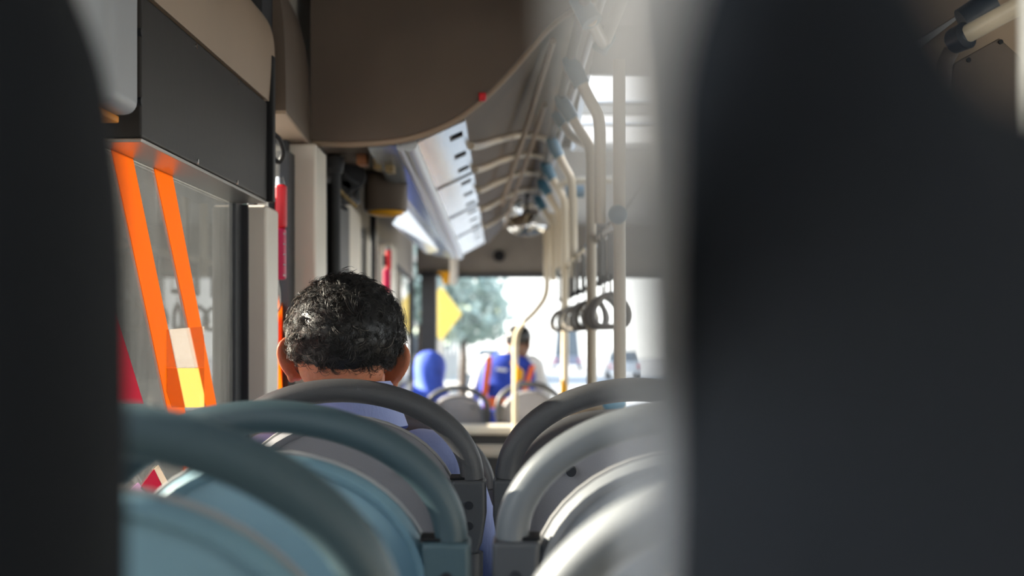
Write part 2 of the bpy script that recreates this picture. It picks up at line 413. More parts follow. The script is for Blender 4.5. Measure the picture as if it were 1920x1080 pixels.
# bulkhead housing
t = empty('overhead_duct', (-.3, 4.0, Z + .5), 'large taupe overhead duct with a rounded beige lower edge spanning from the wall', 'duct')
side = [(-.564, Z + .48), (-.567, Z + .62), (-.575, Z + .71), (-.595, Z + .79), (-.62, Z + .85), (-.64, Z + 1.0)]
sm = [(v.x, v.z) for v in smoothline([(x, 0, z) for x, z in side], 4)]
m = MB()
m.loft([[(x + .033, 3.40, z) for x, z in sm] + [(-.655, 3.4, sm[-1][1]), (-.655, 3.4, sm[0][1])], [(x, 4.0, z) for x, z in sm] + [(-.655, 4.0, sm[-1][1]), (-.655, 4.0, sm[0][1])]])
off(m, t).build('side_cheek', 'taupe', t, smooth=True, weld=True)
off(MB().hexa([(-.532, 3.40, Z + .4795), (-.532, 3.40, Z + .472), (-.66, 3.4, Z + .472), (-.66, 3.4, Z + .4795)],
              [(-.564, 4.0, Z + .4795), (-.564, 4.0, Z + .472), (-.66, 4.0, Z + .472), (-.66, 4.0, Z + .4795)]), t).build('underside', 'beige', t)
low = [(582, 262), (660, 264), (740, 258), (800, 243), (850, 220), (885, 196), (920, 165), (960, 124), (1000, 78), (1030, 45), (1070, 15), (1150, -25), (1300, -60), (1500, -70)]
lowp = [P(a, b, 4.0) for a, b in low]; lowp = smoothline(lowp, 5)
m = MB()
top = Z + 1.02
m.prism([(p.x, p.z) for p in lowp] + [(lowp[-1].x, top), (lowp[0].x, top)], 4.0, 4.05)
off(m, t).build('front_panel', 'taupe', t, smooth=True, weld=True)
m = MB(); m.tube([p + Vector((0, .03, -.004)) for p in lowp], [.010] * len(lowp), 10, flat=.9)
off(m, t).build('edge_trim', 'beige', t, smooth=True)
c = P(905, 184, 4.0)
o = MB().box((c.x - .009, 3.985, c.z - .007), (c.x + .009, 4.015, c.z + .012)).build('warning_light', 'redbright', bevel=.003)
tag(o, 'tiny red marker lamp on the curved edge of the overhead duct', 'lamp')

# ------------------------------------------------------------------ overhead, front section
def quad_slab(a, b, c, d, th):      # near-left, near-right, far-right, far-left, thickness up
    u = Vector((0, 0, th)); return MB().hexa([a, b, b + u, a + u], [d, c, c + u, d + u])
t = empty('light_panel', P(830, 250, 4.1), 'long white ceiling panel with a row of dark rectangular slots', 'ceiling panel')
# panel with real slots, built as strips
A, B, C_, D = P(783, 268, 4.09), P(873, 227, 4.09), P(909, 455, 9.6), P(866, 478, 9.6)
def bil(u, v):
    return (A * (1 - u) + B * u) * (1 - v) + (D * (1 - u) + C_ * u) * v
def vof(Y): return (Y - 4.09) / (9.6 - 4.09)
holes = [4.30, 4.75, 5.15, 5.6, 6.05, 6.5, 6.95, 7.4, 7.85, 8.3, 8.75]
ys = [4.09]
m = MB(); th = Vector((0, 0, .006))
def pn(u0, u1, Y0, Y1, mi=0):
    q = [bil(u0, vof(Y0)), bil(u1, vof(Y0)), bil(u1, vof(Y1)), bil(u0, vof(Y1))]
    m.hexa(q, [p + th for p in q], mi)
prev = 4.09
for h in holes:
    pn(0, 1, prev, h - .06); pn(0, .62, h - .06, h + .06); pn(.90, 1, h - .06, h + .06); prev = h + .06
pn(0, 1, prev, 9.6)
off(m, t).build('panel', 'white_panel', t)
m = MB(); th = Vector((0, 0, .004))
for Y in (5.38, 6.72, 8.0):
    q = [bil(0, vof(Y)), bil(1, vof(Y)), bil(1, vof(Y + .012)), bil(0, vof(Y + .012))]; off(MB().hexa([p - th for p in q], [p for p in q]), t).build('joint_strip', 'wall_dark', t)
m = MB(); q = [bil(.6, 0), bil(1, 0), bil(1, 1), bil(.6, 1)]; u = Vector((0, 0, .035)); m.hexa([p + u for p in q], [p + u * 1.2 for p in q])
off(m, t).build('backing', 'wall_dark', t)
# silver rail profiles
def rail(name, pts, r, mt, label, cat, n=12, flat=1.0, group=None):
    o = MB().tube(pts, r, n, flat=flat).build(name, mt, smooth=True); tag(o, label, cat, group); return o
rail('ceiling_profile', [P(767, 268, 4.09), P(862, 480, 9.6)], .022, 'silver', 'bright silver profile along the left edge of the slotted white ceiling panel', 'profile')
rail('ceiling_profile', [P(750, 275, 4.09), P(851, 482, 9.6)], .011, 'silver', 'thinner silver profile between the bright rail and the blue ceiling strip', 'profile')
o = quad_slab(P(690, 278, 4.09), P(752, 272, 4.09), P(852, 486, 9.6), P(812, 478, 9.6), .01).build('ceiling_strip', 'blue_panel')
tag(o, 'glossy steel-blue lengthwise ceiling strip left of the silver profiles', 'ceiling panel')
o = quad_slab(P(735, 420, 5.9), P(768, 372, 5.9), P(826, 470, 9.0), P(800, 476, 9.0), .01).build('ceiling_strip', 'white_panel')
tag(o, 'white ceiling strip behind the drum housing above the front windows', 'ceiling panel')
# curved ceiling of the aisle
vault = [(-.182, .552), (-.10, .645), (-.02, .735), (.06, .80), (.13, .84)]
vs_ = [(v.x, v.z) for v in smoothline([(x, 0, Z + z) for x, z in vault], 5)]
t = empty('ceiling_vault', (0, 4.1, Z + .8), 'glossy tan curved ceiling panel between the slotted white panel and the grab rail', 'ceiling panel')
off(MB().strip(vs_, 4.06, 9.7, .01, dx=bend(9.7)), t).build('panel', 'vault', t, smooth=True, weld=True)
for Y in (4.6, 5.25, 6.0, 6.9, 8.0):  # reflections of the grab poles in the ceiling panel, built as thin tubes
    dx = bend(Y)
    off(MB().tube([Vector((x + bend(Y + k * .12) + .006, Y + (k * .12), z - .006)) for k, (x, z) in enumerate(vs_)], .012, 8), t).build('pole_reflection', 'pole', t, smooth=True)
off(MB().tube([Vector((-.145, 6.9, Z + .57)), Vector((.045, 4.15, Z + .765))], .009, 8), t).build('conduit', 'beige', t, smooth=True)
off(MB().tube([Vector((-.17, 8.6, Z + .59)), Vector((.03, 5.3, Z + .765))], .008, 8), t).build('conduit', 'beige', t, smooth=True)
# ceiling lining right of the vault
o = struct(MB().box((.12, 4.06, Z + .845), (.175, 5.15, Z + .9)).box((.02, 7.2, Z + .845), (.6, 12.2, Z + .87)).box((.62, 4.06, Z + .845), (1.8, 12.2, Z + .87)).build('trim_23', 'ceil'))
# roof hatch frame
t = empty('roof_hatch', (.4, 6.2, Z + .98), 'open roof hatch letting bright sky in above the grab poles', 'hatch')
m = MB(); m.box((.155, 5.15, Z + .84), (.18, 7.25, Z + 1.0)).box((.61, 5.15, Z + .84), (.635, 7.25, Z + 1.0)).box((.18, 5.15, Z + .84), (.61, 5.18, Z + 1.0)).box((.18, 7.22, Z + .84), (.61, 7.25, Z + 1.0))
off(m, t).build('hatch_frame', 'white_panel', t, bevel=.004)
off(MB().tube([(.18, 5.9, Z + .86), (.61, 5.9, Z + .86)], .008), t).build('crossbar', 'silver', t, smooth=True)
off(MB().tube([(.18, 6.5, Z + .86), (.61, 6.5, Z + .86)], .008), t).build('crossbar', 'silver', t, smooth=True)

# ------------------------------------------------------------------ equipment bay behind the duct
t = empty('equipment_hatch', P(680, 290, 4.6), 'open overhead equipment bay with dark machinery and orange terminal blocks', 'equipment bay')
off(MB().hexa([P(600, 274, 4.3), P(735, 272, 4.3), P(735, 262, 4.3), P(600, 262, 4.3)], [P(640, 335, 5.4), P(775, 345, 5.4), P(775, 335, 5.4), P(640, 325, 5.4)]), t).build('cover_plate', 'taupe', t, bevel=.003)
off(MB().box(tuple(P(597, 372, 4.85)), tuple(P(676, 292, 5.1))), t).build('machine_block', 'black', t, bevel=.01)
for i, (a, b, r) in enumerate(((660, 330, 26), (646, 352, 15), (625, 318, 14))):
    c = P(a, b, 4.83); off(MB().tube([c, c + Vector((0, .02, 0))], r / F * 4.83, 24), t).build('pulley', 'rubber', t, smooth=True, bevel=.003)
for (a, b, c, d) in ((668, 288, 692, 308), (700, 284, 720, 316), (722, 290, 742, 322)):
    p = P(a, d, 4.5); q = P(c, b, 4.58); off(MB().box((p.x, p.y, p.z), (q.x, q.y, q.z)), t).build('terminal_block', 'orange_box' if a < 690 else 'wiring', t, bevel=.003)
for k, (a, b, c, d) in enumerate(((612, 300, 668, 388), (606, 340, 650, 392), (640, 300, 672, 345))):
    off(MB().tube(smoothline([P(a, b, 4.8), P((a + c) / 2 - 8, (b + d) / 2 + 6, 4.78), P(c, d, 4.82)]), .006, 8), t).build('hose', 'rubber' if k else 'wiring', t, smooth=True)
# drum housing with orange bottom
t = empty('alarm_beacon', P(722, 400, 5.0), 'brown boxy drum with an orange bottom hanging from the ceiling', 'beacon')
def drum(px0, px1, py0, py1, Y, n=28):
    a, b = P(px0, py1, Y), P(px1, py0, Y); return (a.x + b.x) / 2, (b.x - a.x) / 2, a.z, b.z
cx, r, z0, z1 = drum(680, 760, 322, 393, 5.0)
def cyl(cx, cy, r, z0, z1, ry=None, n=32):
    ry = ry or r
    return MB().loft([[(cx + r * math.copysign(abs(math.cos(a)) ** .6, math.cos(a)), cy + ry * math.copysign(abs(math.sin(a)) ** .6, math.sin(a)), z) for a in [2 * PI * k / n for k in range(n)]] for z in (z0, z1)])
off(cyl(cx, 5.06, r, z0, z1), t).build('housing', 'taupe', t, smooth=True, bevel=.004)
off(MB().sphere((cx, 5.06, z0 - .002), (r * .88, r * .88, .018), 32, 10), t).build('lens', 'yellow', t, smooth=True)
off(MB().box((cx - .02, 5.04, z1), (cx + .02, 5.09, Z + .62)), t).build('mounting_arm', 'taupe', t, bevel=.003)
# black upright post and thin uprights along the left wall
def upright(px, w, Y, y0, y1, mt, name, label, cat):
    a, b = P(px, y1, Y), P(px, y0, Y)
    o = MB().tube([a, b], w / F * Y / 2, 16).build(name, mt, smooth=True); tag(o, label, cat); return o
t = empty('door_post', P(628, 700, 4.62), 'thick black upright post with a collar standing behind the seated man near the wall', 'post')
off(MB().tube([P(626, 1320, 4.5), P(626, 290, 4.5)], .0195, 20), t).build('pole', 'black', t, smooth=True)
off(MB().tube([P(626, 325, 4.5), P(626, 295, 4.5)], [.024, .034], 20), t).build('collar', 'black', t, smooth=True)
upright(699, 12, 6.6, 400, 1200, 'black', 'door_post', 'slim black upright post beneath the orange beacon', 'post')
m = MB(); x0, x1 = XL + bw(4.14), XL + bw(5.40)
m.hexa([(x0, 4.14, .04), (x0 + .03, 4.14, .04), (x0 + .03, 4.14, Z + .43), (x0, 4.14, Z + .43)], [(x1, 5.4, .04), (x1 + .03, 5.4, .04), (x1 + .03, 5.4, Z + .43), (x1, 5.4, Z + .43)])
o = m.build('door_leaf', 'wall_dark', bevel=.005); tag(o, 'dark folded door leaf between the cream pillars by the wall', 'door')

# red safety hammer holders
def hammer(loc, sc, label):
    t = empty('emergency_hammer', loc, label, 'emergency hammer', 'red emergency hammers on the window pillars')
    m = MB().box((-.013, -.01, -.085), (.013, .01, .0)); m.build('holder', 'red', t, bevel=.004)
    MB().box((-.004, -.012, 0), (.015, .008, .072)).build('handle', 'redbright', t, bevel=.005)
    MB().tube([(.004, 0, .072), (.003, 0, .085)], [.008, .006]).build('cap', 'chrome', t, smooth=True)
    MB().box((-.016, -.012, .012), (-.003, .004, .052)).build('clip', 'black', t, bevel=.003)
    for k in range(5):
        MB().sphere((.0125, -.0105, -.078 + k * .017), .0018, 8, 6).build('stud', 'chrome', t)
    MB().tube(smoothline([(-.004, -.004, -.085), (-.010, -.006, -.11), (-.002, -.008, -.142), (.006, -.006, -.12), (.003, -.004, -.085)]), .0012, 6).build('wire_loop', 'rubber', t, smooth=True)
    t.scale = (sc, sc, sc); return t
hammer(P(521, 428, 3.50), 1.32, 'crimson emergency hammer with wire loop fixed beside the narrow striped window')
hammer(P(726, 505, 7.2), 1.25, 'small blurred red emergency hammer on a pillar further forward')
o = MB().tube(smoothline([P(512, 250, 3.4), P(524, 262, 3.42), P(531, 285, 3.45), P(524, 303, 3.46), P(513, 296, 3.45), P(512, 270, 3.42)]), .0055, 10).build('cable_loop', 'black', smooth=True)
tag(o, 'loop of thick black cable dangling at the end of the equipment box', 'cable')

# ------------------------------------------------------------------ stickers and painted reflections on the left glass
def sticker(pts, mt, label, X=-.6055, th=.0012):  # also lays the painted reflections on the glass
    q = [PL(a, b, X) for a, b in pts]; n = len(q)
    vs = q + [p + Vector((th, 0, 0)) for p in q]
    fs = [tuple(range(n)), tuple(range(2 * n - 1, n - 1, -1))] + [(i, (i + 1) % n, n + (i + 1) % n, n + i) for i in range(n)]
    o = MB().add(vs, fs).build('window_sticker', mt); tag(o, label, 'sticker', 'coloured film stickers and painted reflections on the window'); return o
sticker([(196, 225), (233, 225), (350, 790), (318, 790)], 'film_orange', 'wide orange diagonal film stripe next to the dark near seat on the window')
sticker([(268, 225), (302, 225), (408, 775), (388, 775)], 'film_orange', 'narrower orange diagonal film stripe nearer the window pillar')
sticker([(180, 470), (268, 757), (180, 757)], 'film_red', 'crimson triangular film sticker low on the window beside the dark near seat')
sticker([(262, 915), (290, 945), (310, 925), (288, 880)], 'film_red', 'small red film patch near the window bottom seen under the seat handle')
sticker([(236, 925), (258, 905), (290, 944), (270, 970), (236, 970)], 'film_lav', 'lavender film patch left of the small red patch')
sticker([(288, 880), (296, 872), (318, 912), (309, 925)], 'film_cream', 'thin cream film strip right of the small red patch')
sticker([(312, 690), (382, 690), (382, 764), (322, 764), (312, 735)], 'reflection_yellow', 'yellow painted reflection block overlapping both orange stripes', X=-.6035)  # reflection in the pane, put in as a coloured sheet
sticker([(312, 618), (382, 612), (382, 689), (312, 689)], 'reflection_pale', 'pale pinkish painted reflection block above the yellow one', X=-.6035)  # upper, paler part of the same painted reflection
sticker([(339, 795), (352, 795), (372, 880), (344, 885)], 'film_orange', 'small orange film piece at the bottom of the window between the seat handles')
sticker([(507, 515), (516, 515), (530, 640), (530, 760), (518, 640)], 'film_orange', 'thin upper orange film stripe on the narrow window beyond the pillar')
sticker([(518, 620), (530, 560), (530, 750), (508, 750)], 'film_orange', 'orange film wedge low on the narrow window beyond the pillar', X=-.6035)

# ------------------------------------------------------------------ seats
def ell_arch(a, b, n=40, leg=.0):
    pts = []
    if leg: pts.append((-a, 0, -b - leg))
    for k in range(n + 1):
        t = PI - PI * k / n; pts.append((a * math.cos(t), 0, -b + b * math.sin(t)))
    if leg: pts.append((a, 0, -b - leg))
    return pts
def shell_outline(n=72):
    # closed outline (x,z): oval top, gently flared sides, rounded bottom
    out = []
    a, b, zt_ = .172, .150, -.060
    for k in range(25):
        t = PI * k / 24; out.append((a * math.cos(t), zt_ - b + b * math.sin(t)))
    L = [(-.178, -.27), (-.186, -.34), (-.192, -.42), (-.186, -.48), (-.15, -.52), (-.07, -.535), (0, -.54), (.07, -.535), (.15, -.52), (.186, -.48), (.192, -.42), (.186, -.34), (.178, -.27)]
    return out + L
def dish(outline, rs, ys, cz=-.28):
    n = len(outline); rings = []
    for r, y in zip(rs, ys):
        rings.append([(x * r, y + .05 * (abs(x * r) / .17) ** 2 * .25, cz + (z - cz) * r) for x, z in outline])
    return rings
def make_seat(tube_m, shell_m, br_m):
    root = empty('bus_seat', (0, 0, 0))
    R_ = .0178
    ar = MB().tube(ell_arch(.2115 - R_, .150 - R_, 48), R_, 18)
    ar.v = [(x, y, z - R_) for x, y, z in ar.v]
    ar.build('grab_handle', tube_m, root, smooth=True)
    ol = shell_outline()
    # shell: closed dish from back centre to the rim and around to the front
    rb = [.02, .5, .86, .915, .93, .965, 1.0, 1.0, .96, .02]
    yb = [.004, .006, .012, .014, .006, .003, .010, .024, .030, .030]
    MB().loft(dish(ol, rb, yb)).build('backrest_shell', shell_m, root, smooth=True, angle=50)
    edge = [(x * 1.004, .017 + .0125 * (abs(x) / .17) ** 2, -.28 + (z + .28) * 1.004) for x, z in ol]
    MB().tube(edge, .0032, 8, closed=True).build('edge_piping', 'rim_light', root, smooth=True)
    # upholstered pad in front
    MB().loft(dish(ol, [.02, .93, .97, .96, .85, .02], [.032, .032, .045, .062, .078, .082])).build('back_pad', 'seat_fabric', root, smooth=True)
    for sx in (-1, 1):
        xo = .2115 * sx; xi = .163 * sx
        prof = [(xi, -.150), (xo * 1.012, -.150), (xo * 1.015, -.205), (xo * .985, -.245), (xo * .95, -.262), (xi * 1.13, -.262), (xi * 1.03, -.22)]
        if sx < 0: prof = prof[::-1]
        br = MB().prism(prof, -.021, .026).build('bracket', br_m, root, bevel=.006, seg=3)
        MB().tube([(xo - .018 * sx, .002, -.262), (xo - .02 * sx, .004, -.5)], .016, 14).build('side_tube', br_m, root, smooth=True)
        for zz in (-.187, -.218):
            b = MB().tube([(xo * .895, -.0225, zz), (xo * .895, -.020, zz)], .0062, 20).build('screw', 'screw', br, smooth=True)
        MB().box((min(xi, xi - .002 * sx, xi + .028 * sx), -.014, -.150), (max(xi, xi + .028 * sx), .018, -.1465)).build('bracket_cap', 'black', br, bevel=.001)
    for sx in (-.098, .098):
        MB().tube([(sx, .000, -.142), (sx, .012, -.142)], [.0075, .0085], 20).build('shell_screw', 'screw', root, smooth=True)
    MB().box((-.205, .10, -.60), (.205, .50, -.52)).build('seat_cushion', 'seat_fabric', root, bevel=.03, seg=4)
    MB().box((-.19, .02, -.64), (.19, .48, -.605)).build('seat_base', br_m, root, bevel=.01)
    for sx in (-.15, .15):
        MB().tube([(sx, .25, -.64), (sx, .25, -1.03)], .02, 12).build('leg', 'steel', root, smooth=True)
    return root
protoG = make_seat('tube_grey', 'shell_grey', 'bracket_grey')
protoT = make_seat('tube_sky_tint', 'shell_sky_tint', 'bracket_sky_tint')  # seat copy with bluish sky light painted into its plastic
protoS = make_seat('tube_silver', 'shell_silver', 'bracket_grey')
used = set()
def seat(kind, X, Y, ztop, label, tilt=5, sc=1.0):
    proto = {'G': protoG, 'T': protoT, 'S': protoS}[kind]
    o = proto if kind not in used else copy_tree(proto); used.add(kind)
    o.location = (X, Y, Z + ztop); o.rotation_euler = (math.radians(tilt), 0, 0); o.scale = (sc, sc, sc)
    tag(o, label, 'seat', 'bus seats with arched grab handles'); return o
seat('G', -.289, 2.38, -.0634, 'dark grey arched seat holding the man in the lavender shirt')
seat('G', .1505, 2.38, -.062, 'dark grey arched seat beside the aisle, level with the seated man')
seat('T', -.284, 1.69, -.0674, 'window seat tinted with painted blue sky light, directly behind the seated man, second from camera', 6)
seat('T', -.292, 1.00, -.039, 'seat tinted with painted blue sky light, nearest the camera by the striped window', 6)
seat('S', .168, 1.69, -.066, 'silver-grey aisle seat behind the dark aisle seat, round screw in its back', 6)
seat('S', .190, 1.00, -.068, 'silver-grey aisle seat nearest the camera at the bottom edge, strongly blurred', 6)
seat('G', -.29, 3.07, -.143, 'dark grey seat in front of the seated man, mostly hidden', 5)
seat('G', .152, 3.07, -.140, 'dark grey aisle seat one row ahead, its arch just behind the other arch', 5)
seat('G', P(857, 0, 10.1).x, 10.1, P(0, 722, 10.1).z - Z, 'far small grey seat at left in front of the blue headscarf', 3)
seat('G', P(992, 0, 10.0).x, 10.0, P(0, 715, 10.0).z - Z, 'far small grey seat at right in front of the orange and blue vest', 3)
# step box under the far seats
o = MB().box((-.80, 9.72, .0), (.35, 9.9, Z - .60)).build('step_box', 'wall_dark', bevel=.01); tag(o, 'dark low box wall below the far pair of seats', 'step')
o = MB().box((-.80, 9.70, Z - .60), (.36, 9.92, Z - .545)).build('ledge', 'cream', bevel=.012); tag(o, 'cream ledge running below the far pair of seats', 'ledge')
# partition rail and white panel at mid bus
t = empty('partition_rail', (-.1, 4.45, 0), 'cream horizontal rail with white panel crossing ahead of the seat rows', 'partition')
off(MB().tube([(-.60, 4.45, Z - .320), (.45, 4.45, Z - .320)], .0195, 20), t).build('rail', 'cream', t, smooth=True)
off(MB().box((-.58, 4.44, .02), (.40, 4.455, Z - .405)), t).build('panel', 'white_panel', t, bevel=.003)
for x in (-.55, .42): off(MB().tube([(x, 4.45, .0), (x, 4.45, Z - .32)], .016, 14), t).build('post', 'cream', t, smooth=True)

# ------------------------------------------------------------------ near high-backed seats
def near_seat(name, outline, Yc, th, label, bulge, fab='near_fabric'):
    root = empty(name, (outline[0][0], Yc, 0.24), label, 'seat')
    cx = sum(p[0] for p in outline) / len(outline); cz = sum(p[1] for p in outline) / len(outline)
    def ring(s, y): return [(cx + (x - cx) * s if True else x, y(x, z) if callable(y) else Yc + y, cz + (z - cz) * s) for x, z in outline]
    m = MB().loft([ring(.03, -bulge), ring(.6, -bulge * .8), ring(.9, -bulge * .45), ring(.985, -.006), ring(1.0, .006), ring(1.0, th * .7), ring(.97, th), ring(.03, th)])
    off(m, root).build('backrest', fab, root, smooth=True, angle=70)
    return root
def curve2(pts, n=6): return [(v.x, v.z) for v in smoothline([(x, 0, z) for x, z in pts], n)]
def pxz(pts, Y): return [((a - VX) / F * Y, Z + (VY - b) / F * Y) for a, b in pts]
# left one
YL = .56
le = curve2(pxz([(246, 1400), (246, 1080), (246, 760), (241, 450), (222, 260), (200, 120), (155, 0), (90, -130), (-60, -260), (-400, -330)], YL + .03))
le = le + [(-.62, le[-1][1] - .003)] if False else le
fl = [(-.56, Z + .165), (-.575, Z + .1), (-.575, Z - .8), (-.30, Z - .84), (le[0][0] - .01, Z - .80), (le[0][0], Z - .6), (le[0][0], Z - .3)]
outL = le + fl
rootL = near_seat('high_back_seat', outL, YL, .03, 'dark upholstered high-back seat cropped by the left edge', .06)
off(MB().box((-.56, YL + .05, .62), (-.16, YL + .38, .70)), rootL).build('seat_cushion', 'near_fabric', rootL, bevel=.03, seg=4)
for x in (-.5, -.22): off(MB().tube([(x, YL + .25, .24), (x, YL + .25, .62)], .02), rootL).build('leg', 'steel', rootL, smooth=True)
# right one
YR = .235
re_ = curve2(pxz([(1225, 1500), (1222, 1080), (1220, 700), (1206, 450), (1212, 220), (1240, 60), (1280, -100), (1380, -220), (1520, -240), (1620, -150), (1700, -5), (1770, 110), (1860, 180), (2200, 260), (3200, 420), (5200, 700)], YR))
re_ += [(.42, Z - .05), (.44, Z - .2), (.44, Z - .75), (.1, Z - .8), (re_[0][0], Z - .75), (re_[0][0], Z - .35)]
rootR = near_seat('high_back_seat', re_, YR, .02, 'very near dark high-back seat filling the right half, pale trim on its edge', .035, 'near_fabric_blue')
off(MB().box((.03, YR + .05, .60), (.42, YR + .38, .68)), rootR).build('seat_cushion', 'near_fabric', rootR, bevel=.03, seg=4)
for x in (.07, .38): off(MB().tube([(x, YR + .25, .24), (x, YR + .25, .60)], .02), rootR).build('leg', 'steel', rootR, smooth=True)
# pale edge trim, leaning toward the camera at the top
tr0 = [(1206, 1400, .24), (1200, 1080, .235), (1190, 800, .23), (1172, 560, .20), (1140, 360, .165), (1118, 180, .145), (1100, 20, .14), (1095, -150, .14), (1130, -330, .15)]
tr1 = [(1235, 1400, .24), (1235, 1080, .235), (1232, 800, .23), (1224, 560, .215), (1222, 360, .2), (1226, 180, .195), (1260, 20, .19), (1330, -150, .19), (1450, -300, .19)]
a0 = smoothline([P(*p) for p in tr0], 5); a1 = smoothline([P(*p) for p in tr1], 5)
rings = []
for p, q in zip(a0, a1):
    u = Vector((0, .004, 0)); rings.append([p, q - u, q + u * 6, p + u * 1.5])
off(MB().loft(rings), rootR).build('edge_trim', 'near_trim', rootR, smooth=True)
# pale pole far right edge
o = MB().tube([P(1937, 1800, 1.1), P(1932, -300, 1.1)], .0085, 16).build('grab_pole', 'cream', smooth=True)
tag(o, 'pale blurred upright pole at the extreme right edge', 'pole')

# ------------------------------------------------------------------ upper right corner
t = empty('corner_grab_rail', P(1800, 70, 2.2), 'tan grab rail with dark blue clamp in the dim upper right corner', 'grab rail')
off(MB().tube([P(1806, 68, 2.2), P(2000, -38, 2.1)], .0125, 20), t).build('rail', 'pole', t, smooth=True)
off(MB().tube([P(1788, 78, 2.21), P(1812, 66, 2.19)], [.017, .019], 24), t).build('clamp', 'joint_dark', t, smooth=True)
off(MB().sphere(P(1797, 72, 2.205), (.019, .02, .017), 20, 12), t).build('clamp', 'joint_dark', t, smooth=True)
off(MB().tube([P(1803, 40, 2.25), P(1862, 4, 2.25)], [.018, .02], 16), t).build('ceiling_clamp', 'joint_dark', t, smooth=True)
off(MB().tube([P(1784, 95, 2.22), P(1772, 120, 2.22), P(1768, 165, 2.22), P(1768, 400, 2.22)], .011, 16), t).build('down_tube', 'taupe', t, smooth=True)
# slanted beige ceiling cove in that corner
def plate(pts, Y, d, mt, name, label, cat, bevel=.002):
    q = [P(a, b, y) for a, b, y in pts]; u = Vector((0, d, 0)); n = len(q)
    vs = q + [p + u for p in q]; fs = [tuple(range(n)), tuple(range(2 * n - 1, n - 1, -1))] + [(i, (i + 1) % n, n + (i + 1) % n, n + i) for i in range(n)]
    o = MB().add(vs, fs).build(name, mt, bevel=bevel)
    if label: tag(o, label, cat)
    return o
plate([(1650, 240, 2.5), (1700, 110, 2.5), (1880, -30, 2.5), (2100, -120, 2.4), (2100, 330, 2.4), (1700, 330, 2.5)], 0, .03, 'beige', 'ceiling_cladding', 'beige ceiling panel behind the tan grab rail in the upper right corner', 'panel')
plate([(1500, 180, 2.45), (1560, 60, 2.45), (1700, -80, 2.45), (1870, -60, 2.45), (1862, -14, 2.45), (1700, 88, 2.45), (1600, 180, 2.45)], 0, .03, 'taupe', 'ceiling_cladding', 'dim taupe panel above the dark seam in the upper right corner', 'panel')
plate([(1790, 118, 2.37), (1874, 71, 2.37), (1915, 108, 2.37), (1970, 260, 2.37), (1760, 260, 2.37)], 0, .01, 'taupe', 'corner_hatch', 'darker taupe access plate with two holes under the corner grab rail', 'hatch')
for a, b in ((1877, 78), (1817, 112)):
    c = P(a, b, 2.366); o = MB().tube([c, c + Vector((0, .004, 0))], .0035, 12).build('plate_screw', 'black', smooth=True)
    tag(o, 'black screw at the %s of the taupe access plate' % ('upper corner' if a > 1850 else 'left edge'), 'screw')
c = P(1893, 55, 2.46)
o = MB().tube([P(1884, 36, 2.48), P(1912, 72, 2.47)], .0016, 8).build('panel_seam', 'cream', smooth=True); tag(o, 'thin pale seam strip on the corner panel beside the rail', 'strip')

# ------------------------------------------------------------------ stanchions and strap rail
def xr(Y): return .098 - .0205 * (Y - 4.4)
def stanchion(Y, label, dxp=.080, zend=0.0, slant=.13, r=.0165):
    t = empty('grab_pole', (xr(Y) + dxp, Y, max(zend, 0)), label, 'grab pole', 'cream grab poles along the aisle')
    x0, z0 = xr(Y), Z + .745; x1 = x0 + dxp
    pts = smoothline([(x0 + .012, Y, z0 - .012), (x0 + dxp * .55, Y, z0 - slant * .62), (x0 + dxp * .92, Y, z0 - slant * 1.05), (x1, Y, z0 - slant * 1.45)], 5) + [Vector((x1, Y, zend))]
    off(MB().tube(pts, r, 16), t).build('tube', 'pole', t, smooth=True)
    off(MB().tube([(x0 - .012, Y, z0 + .022), (x0 + .004, Y, z0 - .004), (x0 + dxp * .38, Y, z0 - slant * .42)], [.016, .025, .0225], 16), t).build('joint', 'joint', t, smooth=True)
    return t
ords = ['nearest', 'second', 'third', 'fourth', 'fifth', 'sixth', 'seventh', 'eighth']
stanchion(4.4, 'bent cream pole with high blue joint, ending on the hanging strap rail', zend=Z + .31)
stanchion(5.1, 'full-height cream pole passing in front of the near hand straps', dxp=.094)
stanchion(6.17, 'cream bent pole meeting the teal T-joint under the ceiling rail', zend=Z + .30)
stanchion(7.05, 'slim cream pole carrying a yellow stop button low down', dxp=.084)
stanchion(7.8, 'cream pole where the strap rail ends at a small blue joint', dxp=.085, zend=Z + .3)
stanchion(8.7, 'distant cream bent pole just left of the strap rail end', dxp=.085, zend=Z + .3)
# short branch joint
t = empty('pole_branch', (xr(5.4), 5.4, Z + .74), 'short branch tube with teal joint joining the full-height pole', 'pole')
x0 = xr(5.4)
off(MB().tube(smoothline([(x0 + .01, 5.4, Z + .735), (x0 + .045, 5.32, Z + .665), (xr(5.1) + .09, 5.12, Z + .61)]), .0155, 14), t).build('tube', 'pole', t, smooth=True)
off(MB().tube([(x0 - .01, 5.4, Z + .75), (x0 + .02, 5.38, Z + .705)], [.018, .025], 14), t).build('joint', 'joint', t, smooth=True)
# T joint
t = empty('pole_joint', P(1078, 358, 6.6), 'teal T-shaped pole joint with horizontal stub and upright', 'joint')
off(MB().tube([P(1062, 359, 6.6), P(1096, 359, 6.6)], .025, 16), t).build('sleeve', 'joint', t, smooth=True)
off(MB().tube([P(1076, 366, 6.6), P(1076, 520, 6.6)], .0165, 16), t).build('upright', 'pole', t, smooth=True)
off(MB().tube(smoothline([P(1048, 352, 6.62), P(1060, 342, 6.62), P(1100, 337, 6.62), P(1150, 337, 6.62)]), .014, 12), t).build('cross_tube', 'pole', t, smooth=True)
